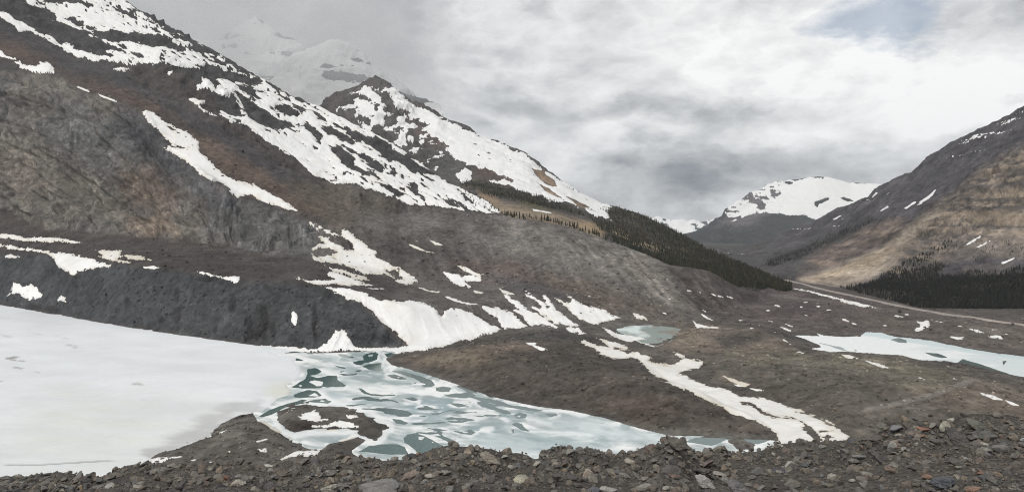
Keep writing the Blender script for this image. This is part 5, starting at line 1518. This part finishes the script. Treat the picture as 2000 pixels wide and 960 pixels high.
def rock_mat(name, per_object):
    m, nt, b = new_mat(name)
    if per_object:
        base = nt.mix(1.0, nt.n('ShaderNodeObjectInfo').outputs['Color'], (1.25, 1.25, 1.25, 1), 'MULTIPLY')
    else:
        base = nt.n('ShaderNodeAttribute', attribute_name='Col').outputs['Color']
    geo = nt.n('ShaderNodeNewGeometry')
    co = geo.outputs['Position']
    n1 = nt.noise(co, 5.5, 7, 0.65, 0.4); n2 = nt.noise(co, 34, 5, 0.7)
    f = nt.ramp(n1.outputs[0], [(0.28, (0.58, 0.58, 0.6)), (0.5, (1, 1, 1)), (0.72, (1.4, 1.38, 1.32))])
    c = nt.mix(1.0, base, f, 'MULTIPLY')
    c = nt.mix(1.0, c, nt.ramp(n2.outputs[0], [(0.3, (0.66, 0.66, 0.66)), (0.7, (1.32, 1.32, 1.32))]), 'MULTIPLY')
    lich = nt.ramp(nt.noise(co, 13, 6, 0.7).outputs[0], [(0.60, (0, 0, 0)), (0.68, (1, 1, 1))])
    c = nt.mix(nt.math('MULTIPLY', lich, 0.35), c, (*lin(150, 146, 128), 1))
    nt.link(c, b.inputs['Base Color'])
    b.inputs['Roughness'].default_value = 0.9
    bp = nt.n('ShaderNodeBump'); bp.inputs['Strength'].default_value = 0.8; bp.inputs['Distance'].default_value = 0.03
    nt.link(nt.math('ADD', n1.outputs[0], nt.math('MULTIPLY', n2.outputs[0], 0.5)), bp.inputs['Height']); nt.link(bp.outputs[0], b.inputs['Normal'])
    return m


MAT_ROCK = rock_mat('rock', True)
MAT_RUB = rock_mat('rubble', False)


def ico(sub):
    t = (1 + 5 ** 0.5) / 2
    V = [np.array(v, float) for v in ((-1, t, 0), (1, t, 0), (-1, -t, 0), (1, -t, 0), (0, -1, t), (0, 1, t), (0, -1, -t), (0, 1, -t), (t, 0, -1), (t, 0, 1), (-t, 0, -1), (-t, 0, 1))]
    V = [v / np.linalg.norm(v) for v in V]
    Fc = [(0, 11, 5), (0, 5, 1), (0, 1, 7), (0, 7, 10), (0, 10, 11), (1, 5, 9), (5, 11, 4), (11, 10, 2), (10, 7, 6), (7, 1, 8), (3, 9, 4), (3, 4, 2), (3, 2, 6), (3, 6, 8), (3, 8, 9), (4, 9, 5), (2, 4, 11), (6, 2, 10), (8, 6, 7), (9, 8, 1)]
    for _ in range(sub):
        cache = {}; out = []
        def mid(a, b):
            k = (min(a, b), max(a, b))
            if k not in cache:
                v = V[a] + V[b]; V.append(v / np.linalg.norm(v)); cache[k] = len(V) - 1
            return cache[k]
        for a, b_, c_ in Fc:
            x, y, z = mid(a, b_), mid(b_, c_), mid(c_, a)
            out += [(a, x, z), (b_, y, x), (c_, z, y), (x, y, z)]
        Fc = out
    return np.array(V), np.array(Fc)


def rock_shape(sub, seed, cuts=9, slab=1.0, rough=0.06):
    """a block broken off along flat faces"""
    r_ = np.random.default_rng(seed)
    V, Fc = ico(sub)
    for _ in range(cuts):
        n = r_.normal(size=3); n /= np.linalg.norm(n)
        d = r_.uniform(0.40, 0.80)
        s = V @ n
        V = V - np.where(s > d, s - d, 0)[:, None] * n
    V = V + V * (rough * fbm(V[:, 0] * 2.2 + seed, V[:, 1] * 2.2, V[:, 2] * 2.2, 4, 0.55, seed))[:, None]
    V = V * np.array([1.0, r_.uniform(0.7, 0.95), r_.uniform(0.55, 0.85) * slab])
    return V / np.abs(V).max(), Fc


HERO = []
for s_ in range(16):
    V, Fc = rock_shape(3, 1200 + s_, cuts=[6, 8, 10, 13][s_ % 4], slab=[1.0, 0.9, 0.55, 1.1][s_ % 4])
    me = make_mesh('rock', V, Fc, smooth=True); me.materials.append(MAT_ROCK)
    try:
        me.set_sharp_from_angle(angle=math.radians(24))
    except Exception:
        pass
    HERO.append(me)
BIG = []
for s_ in range(3):
    V, Fc = rock_shape(4, 1270 + s_, cuts=22, slab=1.0, rough=0.24)
    me = make_mesh('rock', V, Fc, smooth=True); me.materials.append(MAT_ROCK)
    try:
        me.set_sharp_from_angle(angle=math.radians(28))
    except Exception:
        pass
    BIG.append(me)
SMALL = [rock_shape(1, 1300 + s_, cuts=9, slab=[1.0, 0.75, 1.2][s_ % 3], rough=0.16) for s_ in range(12)]
SMALL0 = [rock_shape(0, 1350 + s_, cuts=4, rough=0.2) for s_ in range(10)]

front = np.arange(VFg.size // 3).reshape(fx.shape)
fpx, fpy = project(VFg)


def ground_at(px, py):
    """nearest point of the near moraine seen at this picture position"""
    d2 = (fpx[:-10] - px) ** 2 + (fpy[:-10] - py) ** 2
    i = np.unravel_index(np.argmin(d2), d2.shape)
    return VFg[i]


PAL = {'grey': (98, 94, 90), 'brown': (98, 87, 77), 'pale': (140, 134, 122), 'dark': (66, 64, 66), 'blue': (84, 88, 94), 'rust': (108, 88, 76), 'tan': (130, 114, 92), 'warm': (112, 100, 86)}


def place_rock(px, py, wpx, hpx, rgb, label, group=None, mesh=None, depth=0.8, rot=None, tilt=0.0, sink=0.35, name='rock'):
    """a rock whose outline is about wpx x hpx (half sizes) where it sits on the rubble"""
    g = ground_at(px, py + hpx * 0.6)
    m = g[1] / F
    o = bpy.data.objects.new(name, mesh or HERO[rng.integers(len(HERO))])
    COL.objects.link(o)
    zc = g[2] + hpx * m * (1 - sink)
    o.location = (g[0] + (px - (1000 + F * g[0] / g[1])) * m, g[1], zc)
    o.scale = (wpx * m, wpx * m * depth, hpx * m)
    o.rotation_euler = (rng.normal(0, 0.15), tilt, rng.uniform(0, 0.5) if rot is None else rot)
    k = rng.uniform(0.9, 1.1)
    lc = lin(*rgb)
    o.color = (*((0.42 * lc.mean() + 0.58 * lc) * k), 1)
    o['label'] = label; o['category'] = 'rock'
    if group:
        o['group'] = group
    return o


for args in [
        (800, 930, 36, 12, (112, 96, 84), 'long reddish-brown slab lying tilted, right of the big dark boulder in front', 2, -0.52),
        (735, 956, 66, 22, (112, 109, 105), 'biggest boulder in front, mottled grey, cut by the bottom edge', 9, 0.06),
        (640, 955, 26, 16, (128, 124, 112), 'pale mottled block against the left end of the biggest boulder', 0, 0),
        (955, 897, 25, 14, (124, 116, 102), 'tan boulder with dark underside on top of the mid rubble hump', 0, 0.05),
        (805, 885, 15, 8, (66, 70, 76), 'dark blue-grey rock on the rim in front of the green pool', 3, 0.1),
        (525, 909, 13, 6, (168, 162, 148), 'whitish flat rock on the rim below the dark peninsula', 1, 0),
        (680, 895, 10, 7, (122, 98, 78), 'orange-brown rock on the rim beside the snow bank', 0, 0.3),
        (440, 932, 9, 10, (124, 78, 62), 'rust-red upright rock in the left rubble', 3, 0),
        (462, 941, 13, 10, (146, 136, 122), 'pale beige rock right below the rust-red one', 0, 0),
        (432, 951, 14, 8, (48, 48, 54), 'nearly black rock below the rust-red one', 1, 0),
        (440, 957, 11, 4, (118, 118, 120), 'flat grey stone on top of the black rock', 2, 0),
        (212, 952, 11, 14, (134, 132, 126), 'pale grey pointed slab leaning at bottom left', 2, -0.9),
        (158, 952, 5, 12, (150, 124, 84), 'thin ochre shard standing at bottom left', 3, 0.15),
        (12, 948, 16, 14, (98, 96, 84), 'greenish boulder in the bottom left corner', 0, 0),
        (170, 932, 8, 10, (96, 92, 88), 'grey block on the left rubble rim', 0, 0),
        (38, 941, 8, 2.5, (164, 160, 152), 'small white flat stone at the left edge', 2, 0),
        (1148, 924, 12, 19, (140, 124, 108), 'upright streaked pinkish slab in the middle rubble', 3, 0.12),
        (1325, 872, 26, 18, (92, 86, 78), 'blocky rock crowning the peaked hump on the rim', 0, 0),
        (1310, 918, 21, 13, (92, 88, 84), 'square grey block below the peaked hump', 0, 0.08),
        (1360, 920, 32, 13, (82, 77, 74), 'wide dark overhanging slab right of the square grey block', 2, 0.05),
        (1318, 930, 14, 9, (110, 88, 78), 'reddish-brown brick-like block under the square grey one', 0, 0.0),
        (1380, 905, 16, 13, (112, 96, 90), 'pinkish rock wedge right of the peaked hump', 1, -0.5),
        (1405, 925, 17, 9, (134, 128, 116), 'pale wedge-shaped rock right of the overhanging slab', 1, 0.3),
        (1478, 921, 14, 13, (94, 94, 92), 'grey block with a flat front, far right of the overhanging slab', 0, 0),
        (1375, 945, 24, 16, (126, 124, 120), 'big light grey triangular boulder at the bottom, right of centre', 1, 0.2),
        (1440, 952, 28, 16, (90, 88, 90), 'big dark grey boulder at the bottom beside the light triangular one', 0, 0.1),
        (1260, 950, 22, 14, (116, 112, 104), 'rounded grey boulder at the bottom right of the mottled one', 0, 0),
        (1190, 955, 20, 11, (146, 144, 136), 'white-mottled boulder at the bottom centre-right', 1, 0.2),
        (1158, 954, 14, 9, (80, 84, 92), 'bluish rock at the bottom beside the white-mottled boulder', 0, 0),
        (1015, 938, 19, 13, (136, 132, 112), 'flat yellowish-grey boulder near the bottom centre', 0, 0),
        (1000, 912, 9, 9, (138, 132, 122), 'pale round rock above the yellowish-grey boulder', 1, 0),
        (1050, 905, 10, 8, (140, 134, 120), 'cream rock on the slope of the centre hump', 0, 0),
        (1084, 908, 10, 9, (128, 120, 106), 'tan rock right of the cream rock on the centre hump', 3, 0),
        (1112, 882, 12, 9, (108, 104, 98), 'grey boulder near the top of the centre hump', 0, 0),
        (1062, 889, 11, 8, (94, 88, 82), 'brown boulder at the left shoulder of the centre hump', 0, 0),
        (1160, 882, 12, 8, (92, 88, 84), 'boulder in the dip between the two rubble humps', 0, 0),
        (1230, 902, 11, 8, (146, 138, 124), 'cream-coloured rock below the rim, left of the peaked hump', 1, 0),
        (1268, 873, 10, 10, (92, 86, 82), 'dark boulder on the left shoulder of the peaked hump', 0, 0),
        (872, 922, 10, 10, (126, 124, 118), 'light grey rounded rock right of the long reddish slab', 0, 0),
        (912, 882, 9, 9, (140, 122, 104), 'pinkish-tan rock on the left rubble hump', 0, 0),
        (985, 893, 8, 6, (136, 134, 126), 'light grey rock at the right foot of the left rubble hump', 0, 0),
        (1715, 857, 24, 10, (92, 84, 78), 'big flat-topped brown boulder overhanging a dark gap, right side', 2, -0.1),
        (1742, 872, 11, 12, (140, 138, 130), 'pale grey pointed rock below the flat-topped boulder', 3, 0.05),
        (1762, 876, 10, 8, (122, 120, 112), 'smaller pale rock touching the pale pointed one', 0, 0),
        (1665, 855, 12, 6, (70, 74, 78), 'dark blue rock on the rim by the end of the snowy stream', 1, 0),
        (1750, 838, 14, 10, (108, 110, 114), 'blue-grey rock on the right-hand rubble hump', 0, 0.1),
        (1790, 834, 10, 6, (110, 102, 92), 'flat rock topping the right-hand rubble hump', 2, 0),
        (1803, 838, 13, 9, (132, 84, 62), 'rust-red block on the right-hand rubble hump', 0, 0),
        (1782, 846, 9, 7, (146, 118, 98), 'orange-tan rock left of the rust-red block', 1, 0.3),
        (1800, 850, 9, 6, (138, 94, 66), 'small orange rock under the rust-red block', 0, 0),
        (1845, 834, 12, 14, (140, 136, 116), 'big yellowish-grey upright rock on the right-hand hump', 3, 0.35),
        (1858, 820, 9, 8, (150, 146, 130), 'pale rock at the top beside the yellowish upright one', 0, 0),
        (1822, 828, 8, 9, (126, 122, 110), 'greyish rock left of the yellowish upright one', 0, 0),
        (1870, 858, 36, 16, (82, 78, 76), 'large dark slab leaning on the right-hand slope', 2, 0.45),
        (1868, 860, 11, 3, (178, 164, 124), 'small cream-yellow stone lying on the large dark slab', 2, 0.35),
        (1830, 862, 15, 9, (92, 86, 82), 'brown wedge rock left of the large dark slab', 1, 0),
        (1905, 832, 24, 13, (92, 92, 82), 'olive-grey boulder near the right skyline', 0, 0.2),
        (1925, 850, 26, 12, (84, 82, 78), 'broad grey slab under the olive-grey boulder', 2, -0.25),
        (1926, 877, 11, 12, (128, 124, 116), 'light cube-like rock right of the large dark slab', 0, 0.1),
        (1952, 874, 15, 13, (104, 100, 96), 'round grey boulder beside the light cube-like rock', 1, 0),
        (1890, 894, 11, 7, (128, 126, 124), 'pale slanted stone in the right rubble', 2, 0.3),
        (1997, 858, 6, 7, (150, 156, 156), 'pale bluish rock at the right edge', 0, 0),
        (1833, 943, 32, 24, (82, 86, 96), 'big blue-grey veined boulder at bottom right', 3, 0.2),
        (1808, 928, 12, 8, (126, 92, 70), 'rust-brown rock at the left shoulder of the veined boulder', 0, 0),
        (1898, 952, 22, 8, (132, 96, 74), 'flat orange rock right of the veined boulder', 1, 0),
        (1912, 922, 9, 6, (128, 88, 68), 'small rust-red rock in the right rubble', 0, 0),
        (1925, 932, 13, 9, (76, 80, 80), 'dark grey rock below the small rust-red one', 0, 0),
        (1870, 905, 17, 12, (92, 88, 80), 'brown boulder above the veined boulder', 0, 0.3),
        (1555, 896, 10, 10, (118, 116, 110), 'light oval rock in the right-centre rubble', 3, -0.3),
        (1542, 906, 10, 9, (134, 130, 120), 'pale rounded rock below the light oval one', 0, 0),
        (1520, 920, 14, 13, (80, 82, 96), 'bluish-violet boulder at bottom, right of centre', 0, 0.1),
        (1532, 923, 8, 8, (108, 110, 116), 'grey-blue rock touching the bluish-violet boulder', 1, 0),
        (1545, 945, 18, 14, (98, 92, 86), 'brown rounded boulder at the bottom below the bluish-violet one', 0, 0),
        (1620, 922, 18, 6, (74, 68, 64), 'dark overhanging rock in the right-centre rubble', 2, 0.1),
        (1680, 888, 15, 9, (112, 112, 110), 'grey slab in the rubble left of the pale pointed rock', 2, 0),
        (1715, 885, 13, 9, (88, 84, 80), 'brown-grey boulder under the flat-topped one', 0, 0),
        (1665, 939, 9, 6, (142, 138, 128), 'small whitish cube in the lower right rubble', 0, 0),
        (1520, 868, 10, 7, (126, 120, 112), 'pale rock on the rim left of the stream end', 0, 0),
        (1605, 872, 9, 7, (122, 118, 112), 'light rock on the rim below the stream end', 1, 0)]:
    px_, py_, w_, h_, rgb, lb, shp, tilt = args
    cand = BIG * 4 if w_ > 22 else [HERO[i] for i in range(16) if i % 4 == shp]
    place_rock(px_, py_, w_, h_, rgb, lb, mesh=cand[int(rng.integers(len(cand)))], tilt=tilt, rot=rng.uniform(-0.4, 0.4))

# loose medium rocks all over the rubble
GEN = [((92, 86, 81), 'medium brown-grey rock among the loose rubble in front', 'brown-grey rubble rocks'), ((106, 102, 97), 'medium grey rock among the loose rubble in front', 'grey rubble rocks'),
       ((74, 71, 70), 'medium dark rock among the loose rubble in front', 'dark rubble rocks'), ((130, 124, 112), 'medium pale rock among the loose rubble in front', 'pale rubble rocks')]
crest_y = lambda x: np.interp(x, CR[:, 0], CR[:, 1])
cnt = 0
while cnt < 215:
    px_ = rng.uniform(0, 2000)
    cy = crest_y(px_)
    py_ = cy + (955 - cy) * rng.random() ** 0.9
    k = rng.choice(4, p=[0.42, 0.27, 0.18, 0.13])
    rgb, lb, gr = GEN[k]
    w_ = 6.5 + 5.5 * rng.random() ** 2 + (py_ - 860) * 0.03
    lo_ = 'on the rim' if py_ < cy + 22 else 'at the bottom edge' if py_ > 935 else 'half way down the rubble'
    at_ = ('below the snowy lake ice' if px_ < 260 else 'below the dark peninsula' if px_ < 700 else 'by the left rubble hump' if px_ < 1000 else 'by the centre hump' if px_ < 1220 else
           'by the peaked hump' if px_ < 1450 else 'below the snowy stream end' if px_ < 1680 else 'on the right-hand slope')
    lb = lb.replace('among the loose rubble in front', lo_ + ' ' + at_); gr = gr + ' ' + lo_ + ' ' + at_
    place_rock(px_, py_, w_, w_ * rng.uniform(0.55, 0.85), np.array(rgb) + rng.normal(0, 5), lb, gr, rot=rng.uniform(0, 6.28), tilt=rng.normal(0, 0.25))
    cnt += 1

# --- the mass of rubble
def rubble(name, n, wlo, whi, power, shapes, label, seed):
    r_ = np.random.default_rng(seed)
    rows_, cols_ = fx.shape
    ok = (fpy[:-3] < 985)
    wgt = np.where((fpx[:-3] > -60) & (fpx[:-3] < 2060), 1.0, 0.3) * ok
    cand = np.where(wgt > 0)
    wgt = wgt[cand]
    pk = r_.choice(len(wgt), n, p=wgt / wgt.sum())
    p = VFg[cand[0][pk], cand[1][pk]].copy()
    m = p[:, 1] / F
    p[:, 0] += r_.uniform(-3.2, 3.2, n) * m; p[:, 1] += r_.normal(0, 0.04, n)
    w = (wlo + (whi - wlo) * r_.random(n) ** power) * m
    tones = np.array([lin(*PAL[k]) for k in ('grey', 'brown', 'warm', 'dark', 'brown', 'grey', 'pale', 'blue', 'warm', 'tan', 'grey', 'rust', 'brown', 'dark')])
    tc_ = tones[r_.integers(0, len(tones), n)] * r_.uniform(0.7, 1.2, (n, 1))
    tc_ = (tc_ * 0.42 + lin(90, 88, 85) * 0.62) * 1.18
    Vs, Fs, Cs, k = [], [], [], 0
    kind = r_.integers(0, len(shapes), n)
    for j, (Vc, Fc) in enumerate(shapes):
        s = np.where(kind == j)[0]
        a, e1, e2 = r_.uniform(0, 6.28, len(s)), r_.normal(0, 0.5, len(s)), r_.uniform(0.7, 1.2, len(s))
        v = Vc[None] * w[s][:, None, None] * np.stack([e2, np.ones(len(s)), r_.uniform(0.7, 1.1, len(s))], -1)[:, None, :]
        ca, sa = np.cos(a)[:, None], np.sin(a)[:, None]; cb, sb = np.cos(e1)[:, None], np.sin(e1)[:, None]
        x = v[..., 0] * cb - v[..., 2] * sb; z = v[..., 0] * sb + v[..., 2] * cb; y = v[..., 1]
        x, y = x * ca - y * sa, x * sa + y * ca
        q = np.stack([x, y, z], -1) + p[s][:, None, :]
        q[..., 2] += (w[s] * 0.25)[:, None]
        Vs.append(q.reshape(-1, 3)); Fs.append((Fc[None] + (np.arange(len(s)) * len(Vc))[:, None, None] + k).reshape(-1, 3))
        Cs.append(np.repeat(tc_[s], len(Vc), 0)); k += len(s) * len(Vc)
    me = make_mesh(name, np.concatenate(Vs), np.concatenate(Fs), np.concatenate(Cs), smooth=False)
    return add_obj(name, me, mat=MAT_RUB, kind='stuff', label=label, cat='rubble')


rubble('rubble', 3900, 3.0, 13.0, 2.4, SMALL, 'loose grey-brown rubble covering the near moraine in front', 41)
rubble('gravel', 9500, 1.4, 3.6, 1.5, SMALL0, 'small angular gravel between the rocks of the near moraine', 42)


# ================================================================== BOULDERS strewn over the moraines and the valley floor
def boulders(name, n, seed, label):
    r_ = np.random.default_rng(seed)
    zone = np.zeros(PXA.shape)
    for s_, wgt in [('600,340 1000,425 1310,520 1450,600 1280,640 1000,660 700,560 600,470', 0.5), ('880,510 1100,545 1230,615 1100,590 900,550', 2.2), ('1280,560 1560,570 2160,640 2160,850 1700,850 1400,730 1280,650', 0.7),
                    ('760,690 1000,650 1200,700 1520,850 1300,840 900,745', 0.8), ('-160,440 300,455 620,500 800,560 640,556 300,522 0,497 -160,490', 1.2), ('-160,495 300,525 620,560 780,670 500,670 0,592 -160,580', 0.9),
                    ('60,130 300,190 640,360 640,440 470,380 280,215', 0.8), ('280,900 495,800 600,870 740,860 700,905 300,910', 1.6), ('780,690 1080,640 1180,665 1000,662', 2.0)]:
        zone = np.maximum(zone, wgt * (sdb(PXA, PYA, P(s_)) > 0))
    zone[-6:] = 0
    w = (zone / np.maximum(VA[..., 1], 300) ** 0.3).ravel()
    w = w * (VA[..., 2].ravel() > 0.3)
    pk = r_.choice(len(w), n, p=w / w.sum())
    p = VAf[pk] + r_.normal(0, 0.5, (n, 3)) * np.array([1, 1, 0])
    size = (0.45 + 1.5 * r_.random(n) ** 5) * (p[:, 1] / 700) ** 0.8
    base = CAf[pk] * r_.uniform(0.6, 2.0, (n, 1))
    Vs, Fs, Cs, k = [], [], [], 0
    kind = r_.integers(0, len(SMALL0), n)
    for j, (Vc, Fc) in enumerate(SMALL0):
        q = np.where(kind == j)[0]
        a = r_.uniform(0, 6.28, len(q)); ca, sa = np.cos(a)[:, None], np.sin(a)[:, None]
        v = Vc[None] * size[q][:, None, None]
        x, y = v[..., 0] * ca - v[..., 1] * sa, v[..., 0] * sa + v[..., 1] * ca
        V = np.stack([x, y, v[..., 2] * r_.uniform(0.8, 1.4, (len(q), 1))], -1) + p[q][:, None, :]
        V[..., 2] += (0.25 * size[q])[:, None]
        Vs.append(V.reshape(-1, 3)); Fs.append((Fc[None] + (np.arange(len(q)) * len(Vc))[:, None, None] + k).reshape(-1, 3)); Cs.append(np.repeat(base[q], len(Vc), 0)); k += len(q) * len(Vc)
    me = make_mesh(name, np.concatenate(Vs), np.concatenate(Fs), np.clip(np.concatenate(Cs), 0.02, 0.45), smooth=False)
    return add_obj(name, me, mat=MAT_LAND, kind='stuff', label=label, cat='boulders')


boulders('boulders', 7500, 51, 'countless small boulders strewn over the moraines and the valley floor')

# ================================================================== AIR
def volume_box(name, lo, hi, density, color, label):
    V = [(x, y, z) for x in (lo[0], hi[0]) for y in (lo[1], hi[1]) for z in (lo[2], hi[2])]
    me = bpy.data.meshes.new(name)
    me.from_pydata(V, [], [(0, 1, 3, 2), (4, 6, 7, 5), (0, 4, 5, 1), (2, 3, 7, 6), (0, 2, 6, 4), (1, 5, 7, 3)])
    m = bpy.data.materials.new(name); m.use_nodes = True; m.node_tree.nodes.clear()
    nt = NT(m.node_tree)
    o = nt.n('ShaderNodeOutputMaterial'); v = nt.n('ShaderNodeVolumePrincipled')
    v.inputs['Color'].default_value = (*color, 1); v.inputs['Density'].default_value = density
    nt.link(v.outputs[0], o.inputs['Volume'])
    me.materials.append(m)
    return add_obj(name, me, kind='stuff', label=label, cat='haze'), m, nt, v


volume_box('haze', (-9500, -60, -140), (9500, 15500, 1750), 2.2e-5, (0.86, 0.93, 1.0), 'thin pale haze in the air of the whole valley')

# cloud hanging round the two peaks at upper left: soft-edged mist
mist, m, nt, v = volume_box('mist', (-2700, 2950, 420), (-150, 5300, 1700), 0.0, (0.97, 0.98, 1.0), 'pale cloud mist veiling the two peaks at upper left')
co = nt.n('ShaderNodeTexCoord').outputs['Object']
sep = nt.n('ShaderNodeSeparateXYZ'); nt.link(co, sep.inputs[0])


def mr(x, a, b):
    nd = nt.n('ShaderNodeMapRange', interpolation_type='SMOOTHSTEP'); nt.put(nd.inputs[0], x)
    nd.inputs[1].default_value = a; nd.inputs[2].default_value = b
    return nd.outputs[0]


nz = nt.noise(co, 0.0021, 5, 0.55)
den = mr(sep.outputs[0], -2700, -2200)
for q in (mr(sep.outputs[0], -170, -900), mr(sep.outputs[1], 2950, 3300), mr(sep.outputs[1], 5300, 4600), mr(sep.outputs[2], 420, 820), mr(sep.outputs[2], 1700, 1450), mr(nz.outputs[0], 0.32, 0.60)):
    den = nt.math('MULTIPLY', den, q)
nt.link(nt.math('MULTIPLY', den, 0.0015), v.inputs['Density'])
